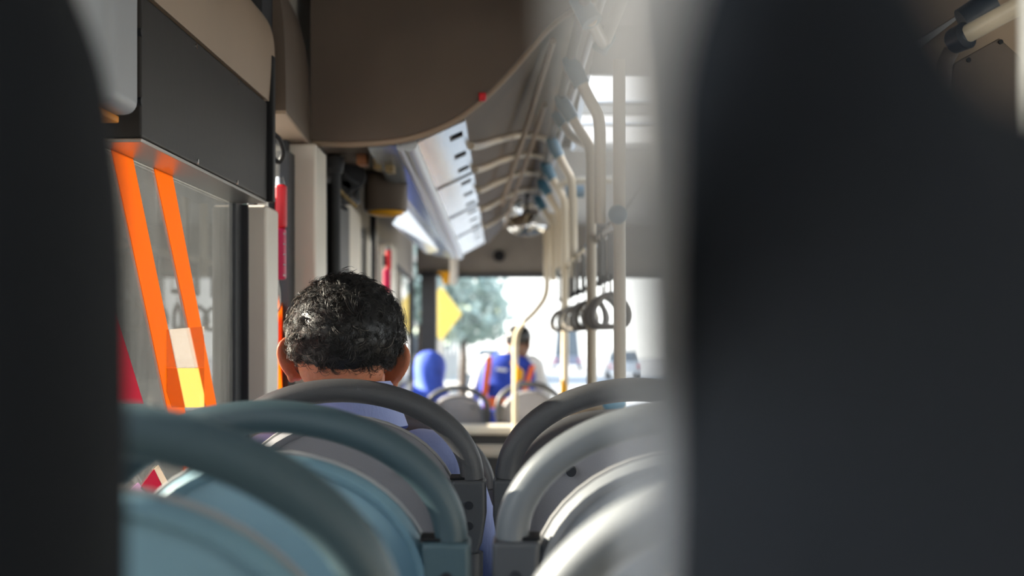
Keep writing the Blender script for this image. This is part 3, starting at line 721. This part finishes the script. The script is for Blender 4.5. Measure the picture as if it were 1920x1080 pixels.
# ceiling grab rail
rail('ceiling_rail', [Vector((xr(3.0), 3.0, Z + .77)), Vector((xr(9.4), 9.4, Z + .77))], .014, 'wall_dark', 'dark lengthwise ceiling rail that the bent poles clamp onto', 'rail')
rail('ceiling_rail', [Vector((xr(3.0) + .05, 3.0, Z + .80)), Vector((xr(9.4) + .04, 9.4, Z + .80))], .010, 'silver', 'thin silver strip just right of the dark ceiling rail', 'rail')
# tall pole A with ball joint and diagonal
t = empty('grab_pole', (.232, 4.4, 0), 'thick upright pole nearest the camera, half lost in the bright haze', 'grab pole', 'cream grab poles along the aisle')
off(MB().tube([Vector((.232, 4.4, 0)), Vector((.232, 4.4, Z + .76)), ], .0175, 20), t).build('tube', 'pole', t, smooth=True)
off(MB().tube([P(1124, 96, 4.3), P(1144, 62, 4.3)], [.022, .024], 16), t).build('joint', 'joint', t, smooth=True)
off(MB().tube([P(1136, 78, 4.3), P(1172, -10, 4.0)], .0165, 16), t).build('brace_tube', 'cream', t, smooth=True)
off(MB().sphere(P(1160, 402, 4.38), .027, 20, 14), t).build('ball_joint', 'joint', t, smooth=True)
t = empty('grab_pole', (.115, 3.64, Z + .5), 'overhead pole joint closest to the camera at the top of the haze', 'grab pole', 'cream grab poles along the aisle')
off(MB().tube([P(1082, -5, 3.7), P(1112, 42, 3.68)], [.021, .027], 16), t).build('joint', 'joint', t, smooth=True)
off(MB().tube([P(1108, 36, 3.68), P(1132, 80, 4.3)], .016, 16), t).build('tube', 'pole', t, smooth=True)
# strap rail
RA, RB = Vector((.226, 4.42, Z + .31)), Vector((.115, 7.9, Z + .31))
t = empty('strap_rail', RA, 'cream lengthwise rail from which the row of hand straps hangs', 'rail')
off(MB().tube([RA, RB], .0145, 16), t).build('rail', 'pole', t, smooth=True)
for f in (.31, .97):
    c = RA.lerp(RB, f); off(MB().tube([c - Vector((0, .05, 0)), c + Vector((0, .05, 0))], .022, 16), t).build('joint', 'joint', t, smooth=True)
def make_strap():
    root = empty('hand_strap', (0, 0, 0))
    MB().box((-.007, -.019, -.13), (.007, -.0165, .019)).box((-.007, -.019, .0165), (.007, .019, .019)).box((-.007, .0165, -.13), (.007, .019, .019)).build('webbing', 'strap', root, bevel=.0008)
    MB().box((-.008, -.020, -.148), (.008, .020, -.128)).build('buckle', 'black', root, bevel=.004)
    MB().tube([(0, .006, -.155), (0, .006, -.19)], .004, 10).build('hook', 'chrome', root, smooth=True)
    pts = [(.0, 0, -.188), (.022, 0, -.196), (.044, 0, -.218), (.054, 0, -.245), (.050, 0, -.268), (.036, 0, -.280), (0, 0, -.283), (-.036, 0, -.280), (-.050, 0, -.268), (-.054, 0, -.245), (-.044, 0, -.218), (-.022, 0, -.196)]
    sm_ = smoothline(pts + [pts[0]], 4)[:-1]
    MB().tube([v + Vector((0, .006, 0)) for v in sm_], .0085, 12, closed=True).build('hand_ring', 'ring', root, smooth=True)
    return root
st = make_strap()
ordn = ['nearest', 'second', 'third', 'fourth', 'fifth', 'sixth', 'seventh', 'eighth', 'ninth', 'tenth', 'eleventh', 'last']
fr_ = [.06, .115, .165, .235, .31, .41, .50, .59, .68, .77, .86, .94]
rots = [8, 35, -25, 50, -10, 30, 62, -35, 20, 48, -15, 30]
for i, (f, rz) in enumerate(zip(fr_, rots)):
    o = st if i == 0 else copy_tree(st)
    o.location = RA.lerp(RB, f); o.rotation_euler = (0, 0, math.radians(rz))
    tag(o, ('%s grey hand strap along the rail, counted from the camera' % ordn[i]) if i < 11 else 'grey hand strap hanging at the far end of the rail', 'hand strap', 'hand straps on the cream rail')
# bent pole in front of the driver side
t = empty('driver_pole', P(967, 760, 9.6), 'bent cream pole passing in front of the vested person, with yellow button box', 'grab pole')
off(MB().tube(smoothline([P(1025, 430, 9.0), P(1025, 500, 9.0), P(1024, 550, 9.05), P(1005, 582, 9.2), P(976, 612, 9.5), P(967, 640, 9.6), P(966, 700, 9.6), P(966, 1036, 9.6)], 5), .0170, 14), t).build('tube', 'pole', t, smooth=True)
off(MB().hexa([P(966, 718, 9.55), P(980, 712, 9.55), P(982, 695, 9.55), P(968, 684, 9.55)], [P(966, 718, 9.7), P(980, 712, 9.7), P(982, 695, 9.7), P(968, 684, 9.7)]), t).build('button_box', 'yellow', t, bevel=.004)
o = MB().hexa([P(1050, 745, 6.98), P(1063, 745, 6.98), P(1063, 722, 6.98), P(1052, 710, 6.98)], [P(1050, 745, 7.04), P(1063, 745, 7.04), P(1063, 722, 7.04), P(1052, 710, 7.04)]).build('stop_button', 'yellow', bevel=.004)
tag(o, 'yellow stop button box clamped low on the slim cream pole', 'button')
# extra distant poles
rail('grab_pole', [P(1035, 400, 9.2), P(1035, 500, 9.2)], .017, 'pole', 'short distant cream pole piece left of the strap rail end', 'grab pole')
# horizontal cream handle with blue cap behind right arch
t = empty('low_grab_rail', P(1120, 758, 4.2), 'cream low rail with a sky-blue ball end seen under the right seat arch', 'grab rail')
off(MB().tube([P(1075, 775, 4.3), P(1110, 762, 4.25), P(1150, 757, 4.2)], .0175, 16), t).build('tube', 'pole', t, smooth=True)
off(MB().sphere(P(1152, 757, 4.2), (.032, .03, .024), 20, 12), t).build('end_cap', mat('cap_blue', (.09, .33, .50), .3), t, smooth=True)
# interior convex mirror
t = empty('convex_mirror', P(988, 425, 8.6), 'shiny convex interior mirror near the ceiling before the windscreen', 'mirror')
off(MB().sphere(P(988, 422, 8.6), (.105, .03, .062), 32, 18), t).build('mirror_surface', 'mirror', t, smooth=True)
off(MB().tube([P(988, 405, 8.62), P(988, 360, 8.62)], .008), t).build('mounting_arm', 'black', t, smooth=True)
t = empty('convex_mirror', P(958, 400, 8.9), 'second smaller glinting mirror tucked left of the convex one under the vault', 'mirror')
off(MB().sphere(P(957, 385, 8.9), (.07, .03, .10), 32, 18), t).build('mirror_surface', 'mirror', t, smooth=True)

# ------------------------------------------------------------------ people
def ring_e(c, rx, ry, n=28, p=2.0):
    out = []
    for k in range(n):
        a = 2 * PI * k / n; ca, sa = math.cos(a), math.sin(a)
        out.append((c[0] + rx * math.copysign(abs(ca) ** (2 / p), ca), c[1] + ry * math.copysign(abs(sa) ** (2 / p), sa), c[2]))
    return out
def head_parts(m, c, s=1.0, ears=True, turn=0.0, roll=0.0):
    """cranium, face, jaw, nose, ears, neck stub; looks along +y"""
    k = MB()
    k.sphere((0, -.004, .012), (.083, .100, .087), 40, 26)
    k.sphere((0, .030, -.045), (.066, .068, .085), 30, 20)
    k.sphere((0, .055, -.105), (.038, .035, .030), 24, 14)
    k.sphere((0, -.045, -.035), (.070, .050, .055), 24, 14)
    k.tube([(0, .098, .005), (0, .112, -.022), (0, .112, -.038), (0, .096, -.044)], [.006, .010, .0135, .007], 12)
    k.tube([(-.022, .088, -.074), (0, .097, -.072), (.022, .088, -.074)], [.004, .0065, .004], 10)
    k.tube([(-.018, .086, -.082), (0, .094, -.083), (.018, .086, -.082)], [.004, .0065, .004], 10)
    for sx in (-1, 1):
        k.tube([(sx * .050, .080, .020), (sx * .030, .095, .024), (sx * .014, .096, .018)], [.004, .007, .004], 10)
        k.sphere((sx * .031, .083, .004), (.0125, .010, .0085), 16, 10)
    for sx in (-1, 1):
        if ears:
            # auricle: cup with thick rolled rim, flaring backward-outward
            base = Vector((sx * .076, -.002, -.030))
            outd = Vector((sx * .72, -.70, 0)).normalized()
            rim = []
            H = .034
            for j in range(15):
                a = math.radians(112 - j * 17.0)
                w = .0275 + .0065 * math.sin(a)
                rim.append(base + outd * (max(0, math.cos(a)) * w + .002) + Vector((sx * .006 * math.cos(a) + sx * .005 * math.sin(a), 0, math.sin(a) * H)))
            k.tube(rim, [.0042] * 9 + [.0045] * 6, 10)
            vs = []; fs = []
            n = len(rim); inner = [base + Vector((-sx * .008, .004, (r.z - base.z) * .75)) for r in rim]
            q = []
            for j in range(n - 1):
                a0, a1_, b1_, b0 = rim[j], rim[j + 1], inner[j + 1], inner[j]
                nrm = Vector((sx * .0028, .0038, 0))
                k.hexa([a0 - nrm, a1_ - nrm, b1_ - nrm, b0 - nrm], [a0 + nrm, a1_ + nrm, b1_ + nrm, b0 + nrm])
            k.sphere(base + outd * .010 + Vector((0, 0, -.031)), (.007, .008, .010), 12, 8)
    R = Matrix.Rotation(turn, 3, 'Z') @ Matrix.Rotation(roll, 3, 'Y')
    for i, v in enumerate(k.v): k.v[i] = tuple(R @ (Vector(v) * s) + Vector(c))
    m.add(k.v, k.f)
    return R
def hand_parts(m, w, fwd, side):
    w = Vector(w); fwd = Vector(fwd).normalized(); side = Vector(side).normalized(); dn = fwd.cross(side).normalized()
    if dn.z > 0: dn = -dn
    m.tube([w, w + fwd * .03, w + fwd * .085], [.021, .030, .032], 14, flat=.5)
    for j, L in enumerate((.066, .075, .070, .055)):
        b = w + fwd * .085 + side * ((j - 1.5) * .0185)
        m.tube([b - fwd * .01, b + fwd * L * .4 + dn * .003, b + fwd * L * .75 + dn * .016, b + fwd * L * .9 + dn * .032], [.0088, .0085, .0078, .0065], 10)
    b = w + fwd * .02 - side * .026
    m.tube([b, b + fwd * .03 - side * .022, b + fwd * .06 - side * .028 + dn * .008], [.012, .0105, .0075], 10)
def person(name, label, H, shoulder_z, hip, sw, skin_m, shirt_m, trouser_m, seat_z, vox=.0045, face_turn=0, roll=0, fwdleg=.40, depth=.115, floor_z=.24, armspread=1.0, s=1.0, ears=True, knee_drop=None):
    """H head centre, hip (x,y), everything else follows"""
    H = Vector(H); hx, hy = hip
    root = empty(name, (hx, hy, floor_z), label, 'person')
    b = MB(); R = head_parts(b, H, s, turn=face_turn, roll=roll, ears=ears)
    nb = Vector((hx, hy - .01, shoulder_z - .02))
    b.tube([H + Vector((0, -.018, -.03)), H + Vector((0, -.030, -.09)), nb.lerp(H, .25), nb + Vector((0, 0, -.03))], [.060, .062, .064, .074], 24)
    b.loft([ring_e((hx, hy, z), rx, ry) for z, rx, ry in ((seat_z + .04, .15, .11), (seat_z + .25, .13, .09), (shoulder_z - .10, .15, .09), (shoulder_z - .02, .10, .07))])
    cl = MB()
    tz = seat_z
    prof = [(tz + .02, .165, .12, 0), (tz + .10, .168, .122, 0), (tz + .22, .160, .115, .0), (tz + .34, .172, depth, 0), (shoulder_z - .10, sw * .86, depth, 0), (shoulder_z - .055, sw * .84, depth * .92, 0), (shoulder_z - .022, sw * .70, depth * .80, 0), (shoulder_z + .004, sw * .46, .072, -.004), (shoulder_z + .024, .068, .062, -.008), (shoulder_z + .034, .060, .058, -.01)]
    cl.loft([ring_e((hx, hy + dy, z), rx, ry, p=2.3) for z, rx, ry, dy in prof])
    tro = MB()
    tro.loft([ring_e((hx, hy, z), rx, ry) for z, rx, ry in ((tz + .0, .16, .13), (tz + .06, .172, .13), (tz + .12, .168, .125))])
    for sx in (-1, 1):
        sh = Vector((hx + sx * (sw - .045), hy, shoulder_z - .058)); el = Vector((hx + sx * (sw + .035 * armspread), hy + .06, shoulder_z - .34)); wr = Vector((hx + sx * .13, hy + .27, tz + .17))
        arm = [sh + Vector((-sx * .05, 0, .012)), sh, sh.lerp(el, .35), el, el.lerp(wr, .5), wr]
        cl.tube(smoothline(arm, 3), [.062 - .0021 * i for i in range(16)], 18)
        b.tube(smoothline([sh, el, wr + Vector((0, .02, -.01))], 4), [.034, .034, .034, .033, .032, .031, .030, .026, .024], 14)
        hand_parts(b, wr + Vector((0, .01, -.005)), (0, 1, -.25), (sx * -1, 0, 0))
        hp = Vector((hx + sx * .085, hy + .02, tz + .065)); kn = Vector((hx + sx * .11, hy + fwdleg, tz + .07)); an = Vector((hx + sx * .11, hy + fwdleg - .03, floor_z + .08))
        tro.tube(smoothline([hp, hp.lerp(kn, .5), kn, kn.lerp(an, .35), an], 3), [.085, .083, .080, .077, .074, .070, .064, .058, .055, .052, .048, .046, .044], 16)
        shoe = MB().sphere((an.x, an.y + .06, floor_z + .038), (.042, .13, .038), 20, 12)
        off(shoe, root).build('shoe', 'shoe', root, smooth=True)
        b.tube([an + Vector((0, 0, .1)), an + Vector((0, 0, -.04))], .032, 12); b.sphere((an.x, an.y + .05, floor_z + .04), (.034, .10, .03), 14, 8)
        b.tube([hp, kn, an], [.06, .045, .03], 12)
    off(b, root).build('body', skin_m, root, remesh=vox)
    off(cl, root).build('shirt', shirt_m, root, remesh=.008)
    off(tro, root).build('trousers', trouser_m, root, remesh=.01)
    return root, R
# --- the man with curly grey hair
HC = Vector((-.309, 2.60, Z - .011))
roll = math.radians(3.5)
man, R = person('person', 'seated man seen from behind with curly dark grey hair and lavender shirt', HC, Z - .165, (-.302, 2.635), .197, 'skin', 'shirt', 'trousers', .715, vox=.0025, roll=roll, fwdleg=.34, floor_z=.24, armspread=2.0)
# collar
m = MB()
cr = []
for k in range(40):
    a = 2 * PI * k / 40; cr.append((math.cos(a), math.sin(a)))
cc = Vector((-.303, 2.578, Z - .106))
rings = []
for dz, rr in ((-.040, .084), (-.010, .077), (.018, .069), (.030, .0665), (.034, .0685), (.028, .0725), (.0, .083), (-.038, .097)):
    rings.append([(cc.x + c * rr, cc.y + s_ * rr * .95, cc.z + dz * (1 if True else 1) - (.02 * max(0, s_))) for c, s_ in cr])
off(m.loft(rings, caps=False), man).build('collar', 'shirt', man, smooth=True, angle=80)
# hair cap + strands
def on_head(u, v, grow=0.0):      # u azimuth (0 = back), v elevation angle
    d = Vector((math.cos(v) * math.sin(u), -math.cos(v) * math.cos(u), math.sin(v)))
    r = Vector((.083 + grow, .100 + grow, .087 + grow)); return Vector((d.x * r.x, d.y * r.y - .004, d.z * r.z + .012)), Vector((d.x / r.x, d.y / r.y, d.z / r.z)).normalized()
def hair_low(u):                  # lower hairline elevation by azimuth
    au = abs(u)
    if au < .9: return -.98 + .10 * math.cos(au * 3.2)
    if au < 1.55: return -.90 + (au - .9) * .75
    if au < 1.95: return -.42 + (au - 1.55) * .9
    return -.06 + (au - 1.95) * .75
m = MB(); nu, nv = 72, 26; vs = []; fs = []
for i in range(nu):
    u = -PI + 2 * PI * i / nu; lo = hair_low(u)
    for j in range(nv):
        f = j / (nv - 1); v = lo + (PI / 2 - lo) * f
        g = .004 + .005 * min(1, f * 7); g += .0025 * noise.noise(Vector((u * 5, v * 5, 0)))
        p, n_ = on_head(u, v, g); vs.append(R @ p + HC)
for i in range(nu):
    for j in range(nv - 1):
        a = i * nv + j; b_ = ((i + 1) % nu) * nv + j; fs.append((a, b_, b_ + 1, a + 1))
off(m.add(vs, fs), man).build('hair_base', 'hair', man, smooth=True)
rng = random.Random(3)
m = MB()
wh = Vector((.034, -.092, .028))       # whorl position, head frame
for lock in range(2600):
    u = rng.uniform(-PI, PI); v = math.asin(rng.uniform(-.86, 1)); lo = hair_low(u)
    if v < lo + rng.uniform(.03, .09): continue
    if abs(u) > 2.2 and rng.random() < .5: continue
    p, n_ = on_head(u, v, .004)
    rel = p - wh; down = Vector((0, 0, -1)) - n_ * Vector((0, 0, -1)).dot(n_)
    swirl = n_.cross(rel); rad = rel - n_ * rel.dot(n_)
    d_ = (swirl.normalized() * 1.3 * math.exp(-rel.length / .05) if swirl.length > 1e-5 else Vector((0, 0, 0))) + (rad.normalized() if rad.length > 1e-5 else down) * .6 + down * .6
    cl_ = noise.noise(p * 45) * 1.6 + rng.gauss(0, .45)
    d_ = d_.normalized(); d_ = (Matrix.Rotation(cl_ * 1.2, 3, n_) @ d_).normalized()
    near_edge = max(0.0, min(1.0, (v - lo) / .35))
    L0 = (.007 + .019 * near_edge) * rng.uniform(.7, 1.3)
    lift0 = (.16 + .55 * near_edge) * rng.uniform(.5, 1.3)
    if rng.random() < .05 * near_edge: lift0 *= 1.7; L0 *= 1.3
    curl = rng.choice((-1, 1)); bend0 = rng.uniform(.25, .62) * curl
    sun_side_g = .06 + .50 * max(0, -p.x / .083) ** 1.3 + (.10 if v < -.5 else 0)  # more silver strands to the left: sunlight painted into the hair colour
    lock_g = rng.random()
    t1 = n_.orthogonal().normalized(); t2 = n_.cross(t1)
    for k_ in range(rng.randint(4, 8)):
        q = p + t1 * rng.gauss(0, .0021) + t2 * rng.gauss(0, .0021)
        L = L0 * rng.uniform(.8, 1.12); lift = lift0 * rng.uniform(.8, 1.2); bendr = bend0 * rng.uniform(.8, 1.2)
        dd = (Matrix.Rotation(rng.gauss(0, .14), 3, n_) @ d_)
        if rng.random() < .06: dd = (Matrix.Rotation(rng.gauss(0, .8), 3, n_) @ d_)
        d = (dd + n_ * lift).normalized(); seg = 6; pts = [q.copy()]
        for k in range(seg):
            q = q + d * (L / seg); pts.append(q.copy())
            d = (Matrix.Rotation(bendr, 3, n_) @ d); d = (d - n_ * .18 * lift).normalized()
        pts = [R @ t_ + HC for t_ in pts]
        r0 = rng.uniform(.00026, .00046); g = rng.random() * .6 + lock_g * .4
        mi = 2 if g < sun_side_g * .55 else (1 if g < sun_side_g * .8 + .24 else 0)
        m.tube(pts, [r0, r0 * 1.1, r0 * 1.1, r0, r0 * .9, r0 * .7, r0 * .3], 3, caps=False, mi=mi)
off(m, man).build('hair_strands', ['hair', 'hair_mid', 'hair_silver_sunlit'], man, smooth=True, angle=179)

# --- person in the blue vest
H2 = P(974, 634, 11.0); sz = P(0, 668, 11.0).z
vp, R2 = person('person', 'person in blue vest with orange stripes and white sleeves near the windscreen', H2, sz, (P(955, 0, 11.0).x, 11.0), .225, 'skin_dark', 'white_cloth', 'trousers', .50, vox=.007, face_turn=-.5, floor_z=.0, s=.98)
bx, by = P(953, 0, 11.0).x, 11.0
def shell_ring(z, rx, ry, dy=0): return ring_e((bx, by + dy, z), rx, ry, 40, 2.3)
m = MB().loft([shell_ring(z, rx, ry) for z, rx, ry in ((.60, .185, .142), (.80, .18, .135), (sz - .12, .198, .128), (sz - .06, .196, .121), (sz - .024, .165, .105), (sz + .008, .11, .085), (sz + .022, .085, .076))], caps=False)
off(m, vp).build('vest', 'vest', vp, smooth=True, angle=80)
def vstripe(x0, z0, x1, z1, w, mt, name, dy=-.145):
    a = Vector((bx + x0, by + dy, z0)); b_ = Vector((bx + x1, by + dy + .02, z1)); s_ = Vector((w / 2, 0, 0)) if abs(z1 - z0) > abs(x1 - x0) else Vector((0, 0, w / 2))
    t_ = Vector((0, .012, 0)); off(MB().hexa([a - s_, a + s_, b_ + s_, b_ - s_], [a - s_ + t_, a + s_ + t_, b_ + s_ + t_, b_ - s_ + t_]), vp).build(name, mt, vp)
vstripe(-.165, sz - .30, -.125, sz + .0, .042, 'vest_orange', 'vest_stripe')
vstripe(.085, sz - .32, .17, sz - .06, .036, 'vest_orange', 'vest_stripe')
vstripe(-.17, sz - .31, .12, sz - .33, .075, 'vest_orange', 'waist_band', -.15)
vstripe(-.08, sz - .085, .04, sz - .10, .022, 'white_cloth', 'reflective_line', -.137)
c = Vector((bx + .035, by - .126, sz - .045)); off(MB().tube([c, c + Vector((0, .01, 0))], .018, 16), vp).build('emblem', 'yellow', vp, smooth=True)
m = MB(); m.sphere((0, 0, 0), (.086, .103, .088), 30, 20)
hv = [(R2 @ Vector((x, y - .014, z + .008)) + H2) for x, y, z in m.v]; m.v = [tuple(v) for v in hv]
off(m, vp).build('hair', 'hair', vp, smooth=True)
# --- person in the blue headscarf
H3 = P(806, 690, 10.85)
sw_, R3 = person('person', 'person in royal blue headscarf and pale coat at the front left', H3, P(0, 752, 10.85).z, (H3.x, 10.87), .135, 'skin_dark', 'coat', 'trousers', .40, vox=.007, floor_z=.0, ears=False, s=.9)
m = MB()
prof = [(.118, .012, -.02), (.108, .055, -.01), (.08, .088, 0), (.04, .104, 0), (0, .108, -.002), (-.05, .104, -.006), (-.09, .098, -.008), (-.13, .104, -.01), (-.165, .13, -.008), (-.20, .165, 0), (-.215, .17, 0)]
rings = []
for z, r, dy in prof:
    rg = []
    for k in range(48):
        a = 2 * PI * k / 48; w = 1 + .035 * math.sin(a * 5 + z * 18) * (1 if z < .06 else .3)
        rg.append((H3.x + r * w * math.cos(a), H3.y + dy + r * 1.12 * w * math.sin(a), H3.z + z))
    rings.append(rg)
off(m.loft(rings), sw_).build('headscarf', 'hijab', sw_, smooth=True, angle=80)

o = MB().box((-.87, 10.66, 0), (-.47, 11.2, .385)).build('bench', 'dash', bevel=.02); tag(o, 'low dark bench under the person in the headscarf', 'bench')
o = MB().box((-.43, 10.80, 0), (.10, 11.30, .485)).build('bench', 'dash', bevel=.02); tag(o, 'low dark bench under the person in the blue vest', 'bench')
# ------------------------------------------------------------------ outside
struct(MB().box((-60, -20, -1.0), (60, 160, -.9)).build('road', 'road'))
struct(MB().box((-12, -20, -.9), (-3.2, 150, -.78)).build('pavement', 'pavement'))
def tree(X, Y, h, r, leaf, label, seed):
    rg = random.Random(seed); t = empty('street_tree', (X, Y, -.8), label, 'tree', 'trees along the street')
    MB().tube([(0, 0, 0), (.05, 0, h * .3), (0, .05, h * .62)], [.16, .12, .08], 12).build('trunk', 'bark', t, smooth=True)
    m = MB()
    for k in range(1500):
        d = Vector((rg.gauss(0, 1), rg.gauss(0, 1), rg.gauss(0, 1))).normalized() * rg.uniform(.55, 1.0) ** .5
        lump = .8 + .35 * noise.noise(d * 2.2 + Vector((seed, 0, 0)))
        c = Vector((d.x * r * lump, d.y * r * lump, h * .68 + d.z * h * .34 * lump))
        a = Vector((rg.gauss(0, 1), rg.gauss(0, 1), rg.gauss(0, 1))).normalized() * .17; b_ = a.orthogonal().normalized() * .11
        n_ = a.cross(b_).normalized() * .02
        m.add([c - a, c + b_, c + a + n_, c - b_], [(0, 1, 2, 3)])
    m.build('crown', leaf, t)
    return t
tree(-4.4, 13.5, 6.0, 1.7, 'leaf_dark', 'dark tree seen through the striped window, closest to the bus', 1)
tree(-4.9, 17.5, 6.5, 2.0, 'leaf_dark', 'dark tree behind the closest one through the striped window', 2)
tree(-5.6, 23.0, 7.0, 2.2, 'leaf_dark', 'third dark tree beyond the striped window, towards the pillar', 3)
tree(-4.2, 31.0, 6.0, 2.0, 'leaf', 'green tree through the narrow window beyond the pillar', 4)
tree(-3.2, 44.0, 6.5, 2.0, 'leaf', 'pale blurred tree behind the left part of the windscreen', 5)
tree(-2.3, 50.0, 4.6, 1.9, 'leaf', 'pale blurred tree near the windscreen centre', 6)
def building(X, Y, w, d, h, mt, label, nx, nz):
    t = empty('building', (X, Y, -.8), label, 'building'); MB().box((-w / 2, 0, 0), (w / 2, d, h)).build('walls', mt, t)
    for i in range(nx):
        for j in range(nz):
            x = -w / 2 + (i + .5) * w / nx; z = 1.2 + j * 3.0
            MB().box((x - .5, -.05, z), (x + .5, -.01, z + 1.4)).build('window', 'win_ext', t)
    for i in range(int(d // 4)):
        for j in range(nz):
            MB().box((w / 2 + .01, i * 4 + 1.2, 1.2 + j * 3), (w / 2 + .05, i * 4 + 2.6, 2.7 + j * 3)).build('side_window', 'win_ext', t)
    MB().box((-w / 2 - .15, -.15, h), (w / 2 + .15, d + .15, h + .25)).build('cornice', 'stucco', t)
    return t
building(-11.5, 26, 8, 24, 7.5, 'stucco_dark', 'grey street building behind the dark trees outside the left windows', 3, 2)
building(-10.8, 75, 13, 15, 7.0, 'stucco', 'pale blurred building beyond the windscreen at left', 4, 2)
def car(X, Y, mt, label, h=1.45, w=1.75, L=4.2):
    t = empty('car', (X, Y, -.9), label, 'car', 'vehicles ahead on the road')
    m = MB()
    m.loft([[(sx * w / 2 * s1, y, z) for sx, z in ((-1, .35), (-1, .85 * k), (-.93, .9 * k), (.93, .9 * k), (1, .85 * k), (1, .35))] for y, s1, k in ((0, .94, .95), (.2, 1, 1), (L - .5, 1, .95), (L, .9, .8))])
    m.build('body', mt, t, bevel=.06, seg=3)
    MB().hexa([(-w * .44, .25, .86), (w * .44, .25, .86), (w * .44, L * .72, .86), (-w * .44, L * .72, .86)], [(-w * .36, .65, h), (w * .36, .65, h), (w * .36, L * .5, h), (-w * .36, L * .5, h)]).build('cabin', 'win_ext', t, bevel=.05)
    for sx in (-1, 1):
        for y in (.8, L - .85): MB().tube([(sx * (w / 2 - .2), y, .32), (sx * (w / 2 + .01), y, .32)], .32, 24).build('wheel', 'rubber', t, smooth=True)
        MB().box((sx * w * .42 - .12, -.03, .62), (sx * w * .42 + .12, .03, .76)).build('tail_light', 'redbright', t, bevel=.01)
    return t
car(1.95, 100, 'car_blue', 'slate van far ahead, blurred below the hand straps', h=2.6, w=1.9)
car(4.5, 80, 'car_white', 'white car ahead to the right of the slate van')
car(-2.6, 90, 'car_white', 'distant white car ahead left of the vested person')
# yellow diamond warning sign on a post
c = P(827, 588, 17.0); h = 51 / F * 17.0
t = empty('warning_sign', (c.x, 17.0, -.9), 'yellow diamond road sign seen past the dark windscreen pillar', 'road sign')
hx_ = 39 / F * 17
off(MB().loft([[(c.x, 17 + y, c.z + h), (c.x + hx_, 17 + y, c.z), (c.x, 17 + y, c.z - h), (c.x - hx_, 17 + y, c.z)] for y in (0, .02)]), t).build('plate', 'sign', t)
off(MB().tube([(c.x, 17.04, -.9), (c.x, 17.04, c.z + h)], .03), t).build('post', 'steel', t, smooth=True)
c = P(836, 512, YF - .1)
o = MB().box((c.x - .06, c.y, c.z - .01), (c.x + .09, c.y + .05, c.z + .012)).sphere((c.x + .0, c.y + .02, c.z - .04), (.035, .02, .05), 16, 10).build('orange_marker', 'yellow', bevel=.004)
tag(o, 'small amber marker hanging from the top left of the windscreen', 'marker')
o = MB().tube(smoothline([P(850, 460, YF - .6), P(851, 500, YF - .5), P(850, 530, YF - .4)]), .03, 12).build('visor_arm', 'cream', smooth=True); tag(o, 'short cream arm hanging beside the amber marker', 'arm')

# ------------------------------------------------------------------ light, sky, camera
w = bpy.data.worlds.new('world'); scene.world = w; w.use_nodes = True
nt = w.node_tree; bg = nt.nodes['Background']
tc = nt.nodes.new('ShaderNodeTexCoord'); sp = nt.nodes.new('ShaderNodeSeparateXYZ'); cr_ = nt.nodes.new('ShaderNodeValToRGB')
cr_.color_ramp.elements[0].position = 0.0; cr_.color_ramp.elements[0].color = (1.0, .98, .94, 1)
cr_.color_ramp.elements[1].position = .7; cr_.color_ramp.elements[1].color = (.58, .76, 1.0, 1)
nt.links.new(tc.outputs['Generated'], sp.inputs[0]); nt.links.new(sp.outputs['Z'], cr_.inputs['Fac']); nt.links.new(cr_.outputs[0], bg.inputs['Color'])
bg.inputs['Strength'].default_value = 2.0
sun = bpy.data.lights.new('sun', 'SUN'); sun.energy = 22.0; sun.angle = math.radians(.6); sun.color = (1.0, .88, .72)
so = bpy.data.objects.new('sun', sun); COL.objects.link(so)
to_sun = Vector((-.90, .16, .38)).normalized(); so.rotation_euler = to_sun.to_track_quat('Z', 'Y').to_euler()

cam = bpy.data.cameras.new('camera'); co = bpy.data.objects.new('camera', cam); COL.objects.link(co)
co.location = (0, 0, Z); co.rotation_euler = (PI / 2, 0, 0)
cam.sensor_width = 36; cam.lens = F / 1920 * 36; cam.shift_x = -(VX - 960) / 1920; cam.shift_y = (VY - 540) / 1920
cam.clip_start = .02; cam.clip_end = 500
cam.dof.use_dof = True; cam.dof.focus_distance = 2.48; cam.dof.aperture_fstop = 56.25 / 12.5; cam.dof.aperture_blades = 0
scene.camera = co
vs2 = scene.view_settings; vs2.view_transform = 'Standard'; vs2.look = 'None'; vs2.gamma = 1; vs2.use_curve_mapping = False; vs2.exposure = .65
cy = scene.cycles
cy.use_denoising = True; cy.max_bounces = 10; cy.diffuse_bounces = 5; cy.transparent_max_bounces = 16; cy.caustics_reflective = False; cy.caustics_refractive = False
cy.sample_clamp_indirect = 8
